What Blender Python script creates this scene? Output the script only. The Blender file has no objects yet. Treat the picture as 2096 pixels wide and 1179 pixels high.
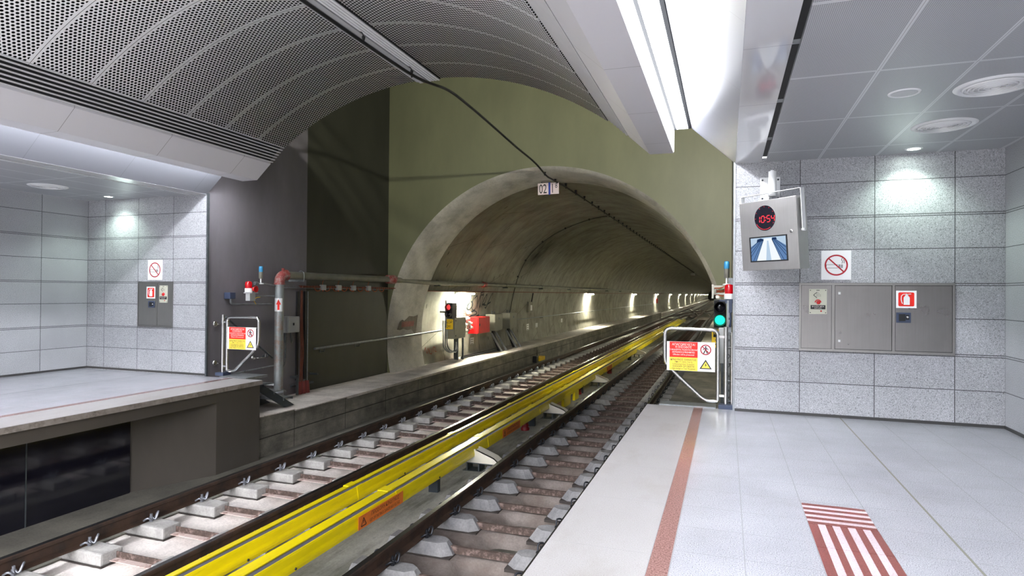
import bpy, bmesh, math, random
from mathutils import Vector, Matrix
rnd = random.Random(7)
SC = bpy.context.scene
COL = SC.collection
PI = math.pi
R = math.radians

# ------------------------------------------------------------------ node helper
class NT:
    def __init__(s, name):
        m = bpy.data.materials.new(name); m.use_nodes = True
        s.m = m; s.t = m.node_tree; s.t.nodes.clear()
        s.out = s.n('ShaderNodeOutputMaterial')
    def n(s, typ, **k):
        nd = s.t.nodes.new(typ)
        for a, v in k.items(): setattr(nd, a, v)
        return nd
    def put(s, sock, v):
        if isinstance(v, bpy.types.NodeSocket): s.t.links.new(v, sock)
        elif v is not None:
            if hasattr(sock.default_value, '__len__') and not hasattr(v, '__len__'): v = (v, v, v)
            if hasattr(v, '__len__') and len(v) == 3 and len(sock.default_value) == 4: v = (*v, 1)
            sock.default_value = v
    def math(s, op, a, b=None, c=None, clamp=False):
        nd = s.n('ShaderNodeMath', operation=op, use_clamp=clamp)
        s.put(nd.inputs[0], a)
        if b is not None: s.put(nd.inputs[1], b)
        if c is not None: s.put(nd.inputs[2], c)
        return nd.outputs[0]
    def pos(s):
        if not hasattr(s, '_p'):
            g = s.n('ShaderNodeNewGeometry'); s._p = g.outputs['Position']
            x = s.n('ShaderNodeSeparateXYZ'); s.put(x.inputs[0], s._p); s.X, s.Y, s.Z = x.outputs
        return s._p
    def obj(s):
        return s.n('ShaderNodeTexCoord').outputs['Object']
    def uv(s):
        x = s.n('ShaderNodeSeparateXYZ'); u = s.n('ShaderNodeTexCoord').outputs['UV']
        s.put(x.inputs[0], u); return x.outputs[0], x.outputs[1], u
    def scale(s, v, sc):
        nd = s.n('ShaderNodeMapping'); s.put(nd.inputs['Vector'], v); nd.inputs['Scale'].default_value = sc; return nd.outputs[0]
    def noise(s, v, sc, det=3, rough=.55):
        nd = s.n('ShaderNodeTexNoise'); s.put(nd.inputs['Vector'], v)
        nd.inputs['Scale'].default_value = sc; nd.inputs['Detail'].default_value = det; nd.inputs['Roughness'].default_value = rough
        return nd.outputs['Fac']
    def voro(s, v, sc, feat='F1'):
        nd = s.n('ShaderNodeTexVoronoi', feature=feat); s.put(nd.inputs['Vector'], v); nd.inputs['Scale'].default_value = sc
        return nd.outputs['Distance'], nd.outputs['Color'] if 'Color' in nd.outputs else None
    def ramp(s, f, stops, interp='LINEAR'):
        nd = s.n('ShaderNodeValToRGB'); nd.color_ramp.interpolation = interp
        e = nd.color_ramp.elements
        while len(e) > 1: e.remove(e[0])
        e[0].position = stops[0][0]; e[0].color = cc(stops[0][1])
        for p, c in stops[1:]:
            q = e.new(p); q.color = cc(c)
        s.put(nd.inputs[0], f); return nd.outputs[0]
    def mix(s, f, a, b, mode='MIX'):
        nd = s.n('ShaderNodeMix', data_type='RGBA', blend_type=mode)
        s.put(nd.inputs[0], f); s.put(nd.inputs[6], a); s.put(nd.inputs[7], b); return nd.outputs[2]
    def line(s, c, x0, per, w):
        """1 on thin lines at x0 + k*per along the coordinate c"""
        a = s.math('ADD', s.math('MULTIPLY', s.math('SUBTRACT', c, x0), 1.0 / per), .5)
        fr = s.math('ABSOLUTE', s.math('SUBTRACT', s.math('FRACT', a), .5))
        return s.math('LESS_THAN', fr, w / per / 2)
    def band(s, c, a, b):
        return s.math('MULTIPLY', s.math('GREATER_THAN', c, a), s.math('LESS_THAN', c, b))
    def mx(s, *a):
        r = a[0]
        for b in a[1:]: r = s.math('MAXIMUM', r, b)
        return r
    def bsdf(s, col, rough=.5, metal=0, bump=None, bstr=.3, bdist=.01, spec=.5, coat=0, emis=None, estr=0):
        b = s.n('ShaderNodeBsdfPrincipled')
        s.put(b.inputs['Base Color'], col); s.put(b.inputs['Roughness'], rough); s.put(b.inputs['Metallic'], metal)
        s.put(b.inputs['Specular IOR Level'], spec); s.put(b.inputs['Coat Weight'], coat)
        b.inputs['Coat Roughness'].default_value = .06
        if emis is not None:
            s.put(b.inputs['Emission Color'], emis); b.inputs['Emission Strength'].default_value = estr
        if bump is not None:
            bp = s.n('ShaderNodeBump'); bp.inputs['Strength'].default_value = bstr; bp.inputs['Distance'].default_value = bdist
            s.put(bp.inputs['Height'], bump); s.t.links.new(bp.outputs[0], b.inputs['Normal'])
        s.t.links.new(b.outputs[0], s.out.inputs[0]); return s.m
def cc(c):
    if not hasattr(c, '__len__'): c = (c, c, c)
    return (*c, 1) if len(c) == 3 else c
def sr(r, g=None, b=None):
    if g is None: g = b = r
    f = lambda v: (v/255/12.92 if v/255 <= .04045 else ((v/255+.055)/1.055)**2.4)
    return (f(r), f(g), f(b))

def plain(name, col, rough=.5, metal=0, var=.12, sc=6, bump=0, spec=.5, coat=0, dirt=None):
    t = NT(name); v = t.obj()
    n = t.noise(v, sc, 4)
    c = t.mix(1, col, t.ramp(n, [(.25, 1-var), (.75, 1+var*.5)]), 'MULTIPLY')
    if dirt:
        c = t.mix(t.ramp(t.noise(v, dirt[1], 5, .7), [(.48, 0), (.68, 1)]), c, dirt[0])
    return t.bsdf(c, rough, metal, t.noise(v, sc*9, 3) if bump else None, bump, .01, spec, coat)
def glow(name, col, strength):
    t = NT(name); e = t.n('ShaderNodeEmission'); t.put(e.inputs[0], col); e.inputs[1].default_value = strength
    t.t.links.new(e.outputs[0], t.out.inputs[0]); return t.m
M = {}
# --- station materials
def granite(name, lo, mid, hi, grid=None, rough=.55, sc=135, floor=False, jc=(.06, .06, .065)):
    t = NT(name); p = t.pos()
    n = t.noise(p, sc, 2, .6)
    c = t.ramp(n, [(.33, lo), (.43, mid), (.58, mid), (.68, hi)])
    c = t.mix(1, c, t.ramp(t.noise(p, 1.1, 4), [(.3, .88), (.7, 1.07)]), 'MULTIPLY')
    rg = rough
    if grid: c, rg = grid(t, c, jc)
    return t.bsdf(c, rg, 0, None if floor else n, .12, .004)
ROW = .4133
def wallgrid(axis, x0, per):
    def g(t, c, jc):
        a = t.X if axis == 'X' else t.Y
        v = t.line(a, x0, per, .009)
        h = t.mx(t.line(t.Z, 0, ROW, .009), t.line(t.Z, 2*ROW-.024, 2*ROW, .009))
        # each slab its own tone
        cx = t.n('ShaderNodeCombineXYZ')
        t.put(cx.inputs[0], t.math('FLOOR', t.math('MULTIPLY', t.math('SUBTRACT', a, x0), 1/per)))
        t.put(cx.inputs[1], t.math('FLOOR', t.math('MULTIPLY', t.Z, 1/ROW)))
        w = t.n('ShaderNodeTexWhiteNoise', noise_dimensions='2D'); t.put(w.inputs[0], cx.outputs[0])
        c = t.mix(1, c, t.ramp(w.outputs[0], [(0, .93), (1, 1.04)]), 'MULTIPLY')
        return t.mix(t.mx(v, h), c, jc), .5
    return g
def floorgrid(edge, sgn):
    def g(t, c, jc):
        X = t.math('MULTIPLY', t.math('SUBTRACT', t.X, edge), sgn)        # metres in from the platform edge
        Y = t.Y
        inn = t.math('GREATER_THAN', X, .735)
        vl = t.mx(t.math('MULTIPLY', t.line(X, 1.12, .408, .006), t.math('GREATER_THAN', X, 1.0)), t.band(X, .725, .732), t.band(X, .608, .613))
        hl = t.mx(t.math('MULTIPLY', t.line(Y, .03, .9, .006), t.math('LESS_THAN', X, .61)),
                  t.math('MULTIPLY', t.line(Y, .47, .408, .005), inn))
        dirt = t.ramp(t.noise(t.scale(t.pos(), (1, .5, 1)), 2.3, 6, .7), [(.5, 0), (.72, .55)])
        edgeband = t.math('LESS_THAN', X, .61)
        c = t.mix(t.math('MULTIPLY', dirt, t.math('ADD', t.math('MULTIPLY', edgeband, .75), .2)), c, sr(98, 91, 84))
        c = t.mix(t.math('MULTIPLY', edgeband, .6), c, sr(128, 122, 117))
        red = t.band(X, .613, .725)
        rc = t.ramp(t.noise(t.pos(), 95, 2), [(.35, sr(96, 66, 64)), (.6, sr(138, 104, 100))])
        c = t.mix(red, c, rc)
        c = t.mix(t.math('MULTIPLY', t.mx(vl, hl), .55), c, sr(120, 120, 122))
        mj = t.band(X, 2.33, 2.345)
        c = t.mix(mj, c, sr(120, 118, 110))
        rg = t.ramp(t.noise(t.pos(), 3, 4), [(.3, .2), (.7, .25)])
        rg = t.mix(edgeband, rg, .5)
        return c, rg
    return g
M['gran_r'] = granite('granite_wall_right', sr(84), sr(168, 169, 174), sr(212, 213, 219), wallgrid('X', .867, .823))
M['gran_l'] = granite('granite_wall_left', sr(84), sr(168, 169, 174), sr(212, 213, 219), wallgrid('X', -10.3, .85))
M['gran_sr'] = granite('granite_side_right', sr(84), sr(168, 169, 174), sr(212, 213, 219), wallgrid('Y', 8.47, .85))
M['gran_sl'] = granite('granite_side_left', sr(84), sr(168, 169, 174), sr(212, 213, 219), wallgrid('Y', 7.619, .85))
M['floor_r'] = granite('granite_floor_right', sr(88, 88, 95), sr(150, 150, 158), sr(182, 182, 190), floorgrid(-1.016, 1), sc=150, floor=True)
M['floor_l'] = granite('granite_floor_left', sr(88, 88, 95), sr(150, 150, 158), sr(182, 182, 190), floorgrid(-7.37, -1), sc=150, floor=True)
M['edge'] = plain('platform_edge_stone', sr(150, 142, 136), .6, var=.3, sc=9, bump=.2, dirt=(sr(92, 84, 76), 5))
def vault_mat():
    t = NT('perforated_vault_panel'); u, v, _ = t.uv()
    p = .047; q = p*math.sqrt(3)
    vv = t.math('SUBTRACT', v, t.math('MULTIPLY', t.math('FLOOR', t.math('MULTIPLY', v, 1/.68)), .68))   # along the panel
    def d(off):
        a = t.math('SUBTRACT', t.math('FRACT', t.math('ADD', t.math('MULTIPLY', u, 1/q), off)), .5)
        b = t.math('SUBTRACT', t.math('FRACT', t.math('ADD', t.math('MULTIPLY', v, 1/p), off)), .5)
        a = t.math('MULTIPLY', a, q); b = t.math('MULTIPLY', b, p)
        return t.math('SQRT', t.math('ADD', t.math('MULTIPLY', a, a), t.math('MULTIPLY', b, b)))
    dm = t.math('MINIMUM', d(0), d(.5))
    hole = t.math('MULTIPLY', t.math('LESS_THAN', dm, .0155), t.band(vv, .032, .648))
    hole = t.math('MULTIPLY', hole, t.math('GREATER_THAN', u, .03))
    seam = t.math('LESS_THAN', vv, .006)
    c = t.mix(t.mx(hole), sr(238, 238, 242), (.006, .006, .007))
    c = t.mix(seam, c, sr(70, 70, 74))
    rg = t.mix(hole, .42, 1.0)
    sp = t.mix(hole, .5, 0.0)
    return t.bsdf(c, rg, 0, spec=sp)
M['vault'] = vault_mat()
def tile_mat(name, x0, sgn):
    t = NT(name); t.pos()
    p = .0115
    a = t.math('SUBTRACT', t.math('FRACT', t.math('MULTIPLY', t.X, 1/p)), .5)
    b = t.math('SUBTRACT', t.math('FRACT', t.math('MULTIPLY', t.Y, 1/p)), .5)
    d = t.math('SQRT', t.math('ADD', t.math('MULTIPLY', a, a), t.math('MULTIPLY', b, b)))
    hole = t.math('LESS_THAN', d, .27)
    g = t.mx(t.line(t.X, x0, .63, .03), t.line(t.Y, 6.6, 1.325, .03))
    gl = t.mx(t.line(t.X, x0, .63, .004), t.line(t.Y, 6.6, 1.325, .004))
    hole = t.math('MULTIPLY', hole, t.math('SUBTRACT', 1, g))
    c = t.mix(hole, sr(174, 176, 181), sr(86, 89, 94))
    c = t.mix(g, c, sr(206, 208, 211))
    c = t.mix(gl, c, sr(150))
    return t.bsdf(c, .3)
M['tile_r'] = tile_mat('perforated_ceiling_tile_right', 1.074, 1)
M['tile_l'] = tile_mat('perforated_ceiling_tile_left', -9.68, -1)
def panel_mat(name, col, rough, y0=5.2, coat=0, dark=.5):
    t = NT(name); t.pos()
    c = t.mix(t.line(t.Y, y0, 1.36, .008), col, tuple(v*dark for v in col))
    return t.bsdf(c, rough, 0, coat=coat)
M['fascia'] = panel_mat('fascia_panel', sr(214, 213, 220), .4, 5.15)
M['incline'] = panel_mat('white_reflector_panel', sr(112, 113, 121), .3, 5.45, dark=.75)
M['soffit'] = panel_mat('glossy_soffit_panel', sr(196, 196, 200), .1, 5.9, coat=.6, dark=.7)
M['louvre'] = plain('louvre_aluminium', sr(206, 206, 210), .4, var=.05)
M['trunk'] = plain('trunking_grey', sr(176, 177, 182), .45, var=.08)
M['slat_light'] = plain('slat_white', sr(232, 232, 236), .4, var=.05)
M['dim'] = plain('dark_grey_backing', sr(38, 38, 40), .8, var=.05)
M['void'] = plain('black_void', (.006, .006, .007), .9, var=0)
M['gap'] = plain('trough_gap_grey', sr(40, 41, 46), .6, var=.05)
M['tube'] = glow('lit_tube_diffuser', (.93, .96, 1), 30)
M['tube_s'] = glow('lit_side_diffuser', (.93, .96, 1), 2.8)
M['down'] = glow('downlight_lens', (.86, 1, .9), 22)
M['white_pl'] = plain('white_plastic', sr(225, 226, 228), .4, var=.04)
M['grille'] = plain('grille_white', sr(190, 192, 195), .4, var=.04)
M['black'] = plain('black_rubber', (.012, .012, .013), .5, var=.1)
M['skirt'] = plain('skirting_dark', sr(58, 57, 58), .5)
def steel(name, col, rough, vertical=True, sc=1.0):
    t = NT(name); v = t.obj()
    n = t.noise(t.scale(v, (60*sc, 60*sc, 2*sc) if vertical else (2*sc, 60*sc, 60*sc)), 1, 4)
    c = t.mix(1, col, t.ramp(n, [(.3, .96), (.7, 1.02)]), 'MULTIPLY')
    c = t.mix(t.ramp(t.noise(v, 2.5, 4), [(.45, 0), (.75, .35)]), c, tuple(x*.75 for x in col))
    rg = t.ramp(t.noise(v, 3, 4), [(.3, rough*.85), (.7, rough*1.2)])
    return t.bsdf(c, rg, .9)
M['steel'] = steel('brushed_steel', sr(142, 139, 138), .3)
M['steel_m'] = steel('satin_steel_unit', sr(196, 194, 193), .42)
M['steel_d'] = steel('brushed_steel_grey', sr(150, 148, 146), .4)
M['chrome'] = plain('polished_tube_steel', sr(205, 204, 202), .22, 1, var=.05)
M['galv'] = plain('galvanised_steel', sr(150, 154, 158), .45, .7, var=.3, sc=14)
M['galv_d'] = plain('galvanised_dark', sr(90, 96, 100), .5, .6, var=.3, sc=14)
M['bluebox'] = plain('blue_grey_casting', sr(58, 68, 92), .5, var=.1)
M['stair'] = plain('painted_stair_steel', sr(52, 60, 68), .5, .2, var=.15)
# --- niche + tunnel
def paint(name, col, var=.2):
    t = NT(name); p = t.pos()
    n = t.noise(t.scale(p, (1, 1, .35)), 1.6, 5, .6)
    c = t.mix(1, col, t.ramp(n, [(.3, 1-var), (.7, 1+var*.6)]), 'MULTIPLY')
    return t.bsdf(c, .46, 0, t.noise(p, 24, 4), .08, .01, .5)
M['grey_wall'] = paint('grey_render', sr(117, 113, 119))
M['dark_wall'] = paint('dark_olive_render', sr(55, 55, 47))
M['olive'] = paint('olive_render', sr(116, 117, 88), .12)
M['beam'] = paint('platform_side_render', sr(76, 71, 66), .15)
def lining():
    t = NT('tunnel_lining_concrete'); u, v, uv = t.uv(); p = t.pos()
    c = t.ramp(t.noise(uv, 1.2, 6, .65), [(.25, sr(114, 112, 104)), (.5, sr(148, 146, 136)), (.75, sr(170, 168, 156))])
    # streaks along each ring
    c = t.mix(1, c, t.ramp(t.noise(t.scale(uv, (.35, 5, 1)), 1.3, 5, .7), [(.3, .86), (.62, 1.04)]), 'MULTIPLY')
    c = t.mix(t.ramp(t.noise(t.scale(uv, (.8, 3, 1)), .8, 5, .75), [(.6, 0), (.76, .55)]), c, sr(70, 66, 56))
    ring = t.line(v, 16.5, 1.5, .03)
    # joints between the segments of a ring, staggered
    row = t.math('FLOOR', t.math('MULTIPLY', t.math('SUBTRACT', v, 16.5), 1/1.5))
    us = t.math('ADD', u, t.math('MULTIPLY', t.math('FRACT', t.math('MULTIPLY', row, .37)), 3.1))
    us = t.math('ADD', us, t.math('MULTIPLY', v, .35))
    seg = t.line(us, 0, 3.1, .016)
    d, _ = t.voro(t.scale(uv, (1.1, 3.0, 1)), 1.0)
    mark = t.math('LESS_THAN', d, .085)
    d2, _ = t.voro(t.scale(uv, (2.0, 6.0, 1)), 1.3)
    mark2 = t.math('MULTIPLY', t.math('LESS_THAN', d2, .07), t.math('GREATER_THAN', t.noise(uv, .5, 2), .5))
    k = t.mx(t.math('MULTIPLY', ring, .62), t.math('MULTIPLY', seg, .75), t.math('MULTIPLY', mark, .8), t.math('MULTIPLY', mark2, .6))
    c = t.mix(k, c, sr(46, 44, 38))
    # one black soot patch on the left haunch
    s1 = t.math('SUBTRACT', 1, t.math('MULTIPLY', t.math('SQRT', t.math('ADD', t.math('POWER', t.math('SUBTRACT', t.Y, 25), 2), t.math('MULTIPLY', t.math('POWER', t.math('SUBTRACT', t.Z, 3.15), 2), 2.5))), .62))
    s1 = t.math('MULTIPLY', s1, t.math('LESS_THAN', t.X, -6), clamp=True)
    c = t.mix(t.math('MULTIPLY', t.math('MULTIPLY', s1, t.noise(uv, 2.5, 4)), 1.7, clamp=True), c, sr(42, 40, 34))
    return t.bsdf(c, .75, 0, t.noise(uv, 18, 4), .15, .01, .25)
M['lining'] = lining()
def conc(name, a, b, sc=2.2, joint=None, rough=.8, crack=False, dirt=None):
    t = NT(name); p = t.pos()
    c = t.ramp(t.noise(p, sc, 6, .68), [(.3, a), (.7, b)])
    c = t.mix(1, c, t.ramp(t.noise(p, 45, 3), [(.3, .85), (.6, 1.04)]), 'MULTIPLY')
    if dirt: c = t.mix(t.ramp(t.noise(t.scale(p, dirt[1]), 1.5, 6, .7), [(.46, 0), (.7, dirt[2])]), c, dirt[0])
    if joint: c = t.mix(joint(t), c, tuple(x*.35 for x in a))
    return t.bsdf(c, rough, 0, t.noise(p, 30, 5), .3, .012, .3)
M['collar'] = conc('portal_collar_concrete', sr(178, 175, 166), sr(208, 205, 194), 1.4, dirt=(sr(105, 98, 84), (1, .6, 1), .5))
M['bench'] = conc('walkway_concrete', sr(92, 90, 84), sr(146, 141, 130), 1.8,
    joint=lambda t: t.mx(t.line(t.Y, 9.35, 1.6, .014), t.line(t.Z, -1.02, 5, .02)), dirt=(sr(66, 64, 58), (1, .5, 3), .6))
M['bench_top'] = conc('walkway_top_concrete', sr(184, 177, 171), sr(222, 215, 207), 2, joint=lambda t: t.line(t.Y, 9.35, .8, .010), dirt=(sr(146, 138, 132), (1, 1, 1), .6))
M['slab_pale'] = conc('dusty_pale_slab', sr(214, 206, 202), sr(240, 233, 228), 2.5, dirt=(sr(150, 142, 136), (1, .5, 1), .6))
M['slab_dust'] = conc('dusty_grey_slab', sr(100, 92, 88), sr(136, 127, 122), 2.5, dirt=(sr(98, 84, 76), (1, 1, 1), .8))
M['slab_mid'] = conc('centre_drain_slab', sr(140, 140, 134), sr(182, 181, 174), 1.4, dirt=(sr(74, 76, 64), (2.5, .35, 1), .8))
M['slab_dark'] = conc('tunnel_track_slab', sr(66, 64, 58), sr(98, 95, 86), 2)
M['strip'] = conc('side_gutter_slab', sr(92, 90, 84), sr(124, 121, 112), 1.6)
M['block'] = conc('sleeper_block_concrete', sr(140, 138, 137), sr(176, 174, 171), 4)
M['block_r'] = conc('sleeper_block_concrete_grey', sr(104, 104, 107), sr(140, 139, 140), 4)
M['boot'] = plain('rubber_boot', sr(52, 46, 43), .7, var=.2)
M['rust'] = plain('rusty_tie_steel', sr(74, 60, 54), .8, .1, var=.35, sc=12, bump=.2, dirt=(sr(128, 110, 104), 17))
M['rust_dust'] = plain('dusty_tie_flange', sr(196, 178, 172), .85, 0, var=.2, sc=12, bump=.2, dirt=(sr(140, 112, 104), 10))
M['rail_web'] = plain('rail_rust_web', sr(70, 52, 42), .7, .3, var=.45, sc=5, bump=.2, dirt=(sr(38, 34, 32), 4))
M['rail_head'] = plain('rail_running_surface', sr(120, 120, 124), .22, .95, var=.2, sc=3)
M['clip'] = plain('rail_clip_steel', sr(140, 143, 152), .4, .6, var=.3)
M['clip_d'] = plain('rail_clip_dark', sr(48, 50, 56), .4, .6, var=.3)
def yellow():
    t = NT('yellow_cover_plastic'); p = t.pos()
    c = t.mix(1, sr(236, 214, 8), t.ramp(t.noise(t.scale(p, (3, .6, 3)), 2, 5, .65), [(.3, .82), (.65, 1.03)]), 'MULTIPLY')
    c = t.mix(t.ramp(t.noise(t.scale(p, (6, .8, 6)), 1.6, 5, .7), [(.58, 0), (.75, .5)]), c, sr(150, 140, 50))
    return t.bsdf(c, .32)
M['yellow'] = yellow()
M['cond'] = plain('conductor_steel', sr(92, 94, 104), .6, .2, var=.25, sc=8)
M['cap'] = plain('valve_cap_grey', sr(186, 180, 172), .5, var=.1)
M['cream'] = plain('cream_bracket_plastic', sr(226, 222, 208), .5, var=.08, bump=.1)
M['red'] = plain('red_enamel', sr(205, 18, 22), .38, var=.1)
M['red_d'] = plain('red_insulator', sr(128, 16, 26), .4, var=.12)
M['redpipe'] = plain('red_flaking_paint', sr(150, 66, 62), .5, var=.3, sc=12, dirt=(sr(160, 150, 146), 9))
M['pipe'] = plain('galvanised_pipe_rusty', sr(158, 164, 166), .42, .5, var=.25, sc=5, dirt=(sr(150, 112, 84), 3.2))
M['pipe_t'] = plain('grey_pipe_tunnel', sr(134, 134, 124), .5, .35, var=.25, sc=4)
M['orange'] = plain('orange_cable', sr(196, 88, 40), .5, var=.25, sc=9)
M['orange_d'] = plain('orange_cable_dusty', sr(120, 62, 42), .6, var=.3, sc=9)
M['conduit'] = plain('red_conduit', sr(122, 40, 36), .55, var=.2)
M['greybox'] = plain('grey_enclosure', sr(176, 178, 178), .45, var=.06)
M['greymid'] = plain('grey_enclosure_dull', sr(128, 126, 116), .5, .3, var=.12)
M['blackm'] = plain('black_metal', (.015, .016, .018), .45, .2, var=.2)
M['glasspanel'] = plain('black_gloss_panel', (.006, .006, .012), .12, 0, var=.2, coat=.5)
M['sign_w'] = plain('sign_white', sr(238, 238, 240), .4, var=.02)
M['sign_r'] = plain('sign_red', sr(232, 34, 20), .4, var=.03)
M['sign_y'] = plain('sign_yellow', sr(250, 222, 84), .4, var=.03)
M['plate_y'] = plain('plate_yellow', sr(244, 202, 30), .45, var=.06)
M['sign_k'] = plain('sign_black', (.012, .012, .012), .5, var=0)
M['sign_dr'] = plain('sign_dark_red', sr(176, 22, 40), .4, var=.03)
M['sign_b'] = plain('sign_blue', sr(28, 62, 168), .4, var=.03)
M['sign_pink'] = plain('sign_reflective_pale', sr(238, 222, 222), .35, var=.03)
M['txt_w'] = plain('lettering_white', sr(252, 240, 236), .4, var=0)
M['txt_br'] = plain('lettering_brown', sr(74, 24, 8), .5, var=0)
M['label_o'] = plain('orange_label', sr(226, 122, 48), .5, var=.12, sc=20)
M['beige'] = plain('intercom_plate', sr(206, 206, 190), .4, .2, var=.04)
M['tact_r'] = granite('tactile_red_granite', sr(76, 34, 33), sr(112, 56, 53), sr(132, 78, 75), rough=.4)
M['tact_w'] = granite('tactile_pale_granite', sr(146, 130, 135), sr(178, 164, 170), sr(192, 182, 186), rough=.4)
M['blue_lens'] = plain('blue_lens', sr(60, 150, 200), .2, var=.1, coat=.4)
M['red_lens'] = plain('red_lens', sr(196, 10, 24), .18, var=.1, coat=.5)
M['led'] = glow('red_led', (1, .05, .07), .42)
M['sig_red'] = glow('red_aspect', (1, .05, .05), .35)
M['sig_green'] = glow('green_aspect', (.02, 1, .58), .38)
M['batten'] = glow('batten_tube', (1, .96, .74), 390)
M['batten_fill'] = glow('batten_tube_fill', (1, .96, .74), 200)
M['bulb'] = glow('bulkhead_globe', (1, .98, .86), 2900)
M['scr1'] = glow('screen_light', (.62, .8, 1), .2)
M['scr2'] = glow('screen_white', (.9, .96, 1), .25)
M['scr3'] = glow('screen_blue', (.16, .3, .58), .2)
M['scr4'] = glow('screen_dark', (.02, .05, .14), .18)
M['spray'] = plain('black_spray_paint', sr(28, 44, 50), .7, var=.1)
M['chalk'] = plain('red_marker_paint', sr(168, 84, 70), .8, var=.3, sc=30)
M['mortar'] = plain('grey_mortar_patch', sr(120, 112, 100), .9, var=.3, sc=10, bump=.3)
M['cable'] = plain('black_cable', (.01, .01, .011), .5, var=.1)
M['planks'] = conc('brown_boarded_bed', sr(84, 70, 60), sr(112, 96, 84), 3)

# ------------------------------------------------------------------ mesh builder
class MB:
    def __init__(s): s.v = []; s.f = []; s.sm = []; s.mi = []; s.uv = None
    def add(s, vs, fs, smooth=False, mi=0):
        o = len(s.v); s.v += [Vector(p) for p in vs]
        for f in fs: s.f.append([i+o for i in f]); s.sm.append(smooth); s.mi.append(mi)
        return s
    def box(s, x0, y0, z0, x1, y1, z1, bev=0, mi=0):
        if x0 > x1: x0, x1 = x1, x0
        if y0 > y1: y0, y1 = y1, y0
        if z0 > z1: z0, z1 = z1, z0
        if bev:
            bm = bmesh.new(); bmesh.ops.create_cube(bm, size=1)
            for v in bm.verts: v.co = ((x0+x1)/2+v.co.x*(x1-x0), (y0+y1)/2+v.co.y*(y1-y0), (z0+z1)/2+v.co.z*(z1-z0))
            bmesh.ops.bevel(bm, geom=list(bm.edges), offset=bev, segments=2, profile=.6, affect='EDGES')
            bm.verts.index_update()
            s.add([v.co.copy() for v in bm.verts], [[v.index for v in f.verts] for f in bm.faces], False, mi); bm.free(); return s
        return s.add([(x0,y0,z0),(x1,y0,z0),(x1,y1,z0),(x0,y1,z0),(x0,y0,z1),(x1,y0,z1),(x1,y1,z1),(x0,y1,z1)],
              [(0,3,2,1),(4,5,6,7),(0,1,5,4),(1,2,6,5),(2,3,7,6),(3,0,4,7)], False, mi)
    def prism(s, poly, axis, a, b, mi=0):
        """2-D polygon swept along an axis: X -> (y,z), Y -> (x,z), Z -> (x,y)"""
        P = {'X': lambda p, t: (t, p[0], p[1]), 'Y': lambda p, t: (p[0], t, p[1]), 'Z': lambda p, t: (p[0], p[1], t)}[axis]
        n = len(poly)
        ar = sum(poly[i][0]*poly[(i+1)%n][1]-poly[(i+1)%n][0]*poly[i][1] for i in range(n))
        if (ar > 0) == (axis == 'Y'): poly = poly[::-1]
        if a > b: a, b = b, a
        vs = [P(p, a) for p in poly]+[P(p, b) for p in poly]
        fs = [list(range(n))[::-1], list(range(n, 2*n))]+[(i, (i+1)%n, n+(i+1)%n, n+i) for i in range(n)]
        return s.add(vs, fs, False, mi)
    def tube(s, pts, r, seg=10, smooth=True, mi=0, caps=True):
        pts = [Vector(p) for p in pts]; n = len(pts); rings = []
        T = [(pts[min(i+1, n-1)]-pts[max(i-1, 0)]).normalized() for i in range(n)]
        a = Vector((0, 0, 1)) if abs(T[0].z) < .9 else Vector((1, 0, 0))
        N = (a-T[0]*a.dot(T[0])).normalized(); vs = []
        for i in range(n):
            N = (N-T[i]*N.dot(T[i])).normalized(); B = T[i].cross(N)
            k = 1.0
            if 0 < i < n-1:
                d = (pts[i]-pts[i-1]).normalized().dot(T[i]); k = 1/max(.5, d)
            rr = r[i] if hasattr(r, '__len__') else r
            for j in range(seg):
                w = 2*PI*j/seg; vs.append(pts[i]+(N*math.cos(w)+B*math.sin(w))*rr)
        fs = [(i*seg+j, i*seg+(j+1)%seg, (i+1)*seg+(j+1)%seg, (i+1)*seg+j) for i in range(n-1) for j in range(seg)]
        s.add(vs, fs, smooth, mi)
        if caps: s.add(vs[:seg], [list(range(seg))[::-1]], False, mi); s.add(vs[-seg:], [list(range(seg))], False, mi)
        return s
    def cyl(s, p0, p1, r, seg=16, r2=None, mi=0): return s.tube([p0, p1], [r, r if r2 is None else r2], seg, True, mi)
    def lathe(s, prof, c, axis='Z', seg=24, smooth=True, mi=0):
        """profile of (radius, height) turned about an axis through c"""
        vs = []; n = len(prof); c = Vector(c)
        for r, h in prof:
            for j in range(seg):
                w = 2*PI*j/seg; p, q = r*math.cos(w), r*math.sin(w)
                vs.append(c+Vector({'Z': (p, q, h), 'Y': (q, h, p), 'X': (h, p, q)}[axis]))
        fs = [(i*seg+j, i*seg+(j+1)%seg, (i+1)*seg+(j+1)%seg, (i+1)*seg+j) for i in range(n-1) for j in range(seg)]
        s.add(vs, fs, smooth, mi)
        if prof[0][0] > 1e-4: s.add(vs[:seg], [list(range(seg))[::-1]], False, mi)
        if prof[-1][0] > 1e-4: s.add(vs[-seg:], [list(range(seg))], False, mi)
        return s
    # flat marks in a sign's own frame (x right, z up, facing -y), a hair thick
    def quad(s, x0, z0, x1, z1, y, th=.002, mi=0): return s.box(x0, y-th, z0, x1, y, z1, 0, mi)
    def flat(s, poly, y, th=.002, mi=0): return s.prism(poly, 'Y', y-th, y, mi)
    def ring(s, cx, cz, r0, r1, y, th=.002, seg=36, a0=0, a1=2*PI, mi=0):
        for i in range(seg):
            a, b = a0+(a1-a0)*i/seg, a0+(a1-a0)*(i+1)/seg
            s.flat([(cx+r0*math.cos(a), cz+r0*math.sin(a)), (cx+r1*math.cos(a), cz+r1*math.sin(a)), (cx+r1*math.cos(b), cz+r1*math.sin(b)), (cx+r0*math.cos(b), cz+r0*math.sin(b))], y, th, mi)
        return s
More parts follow.
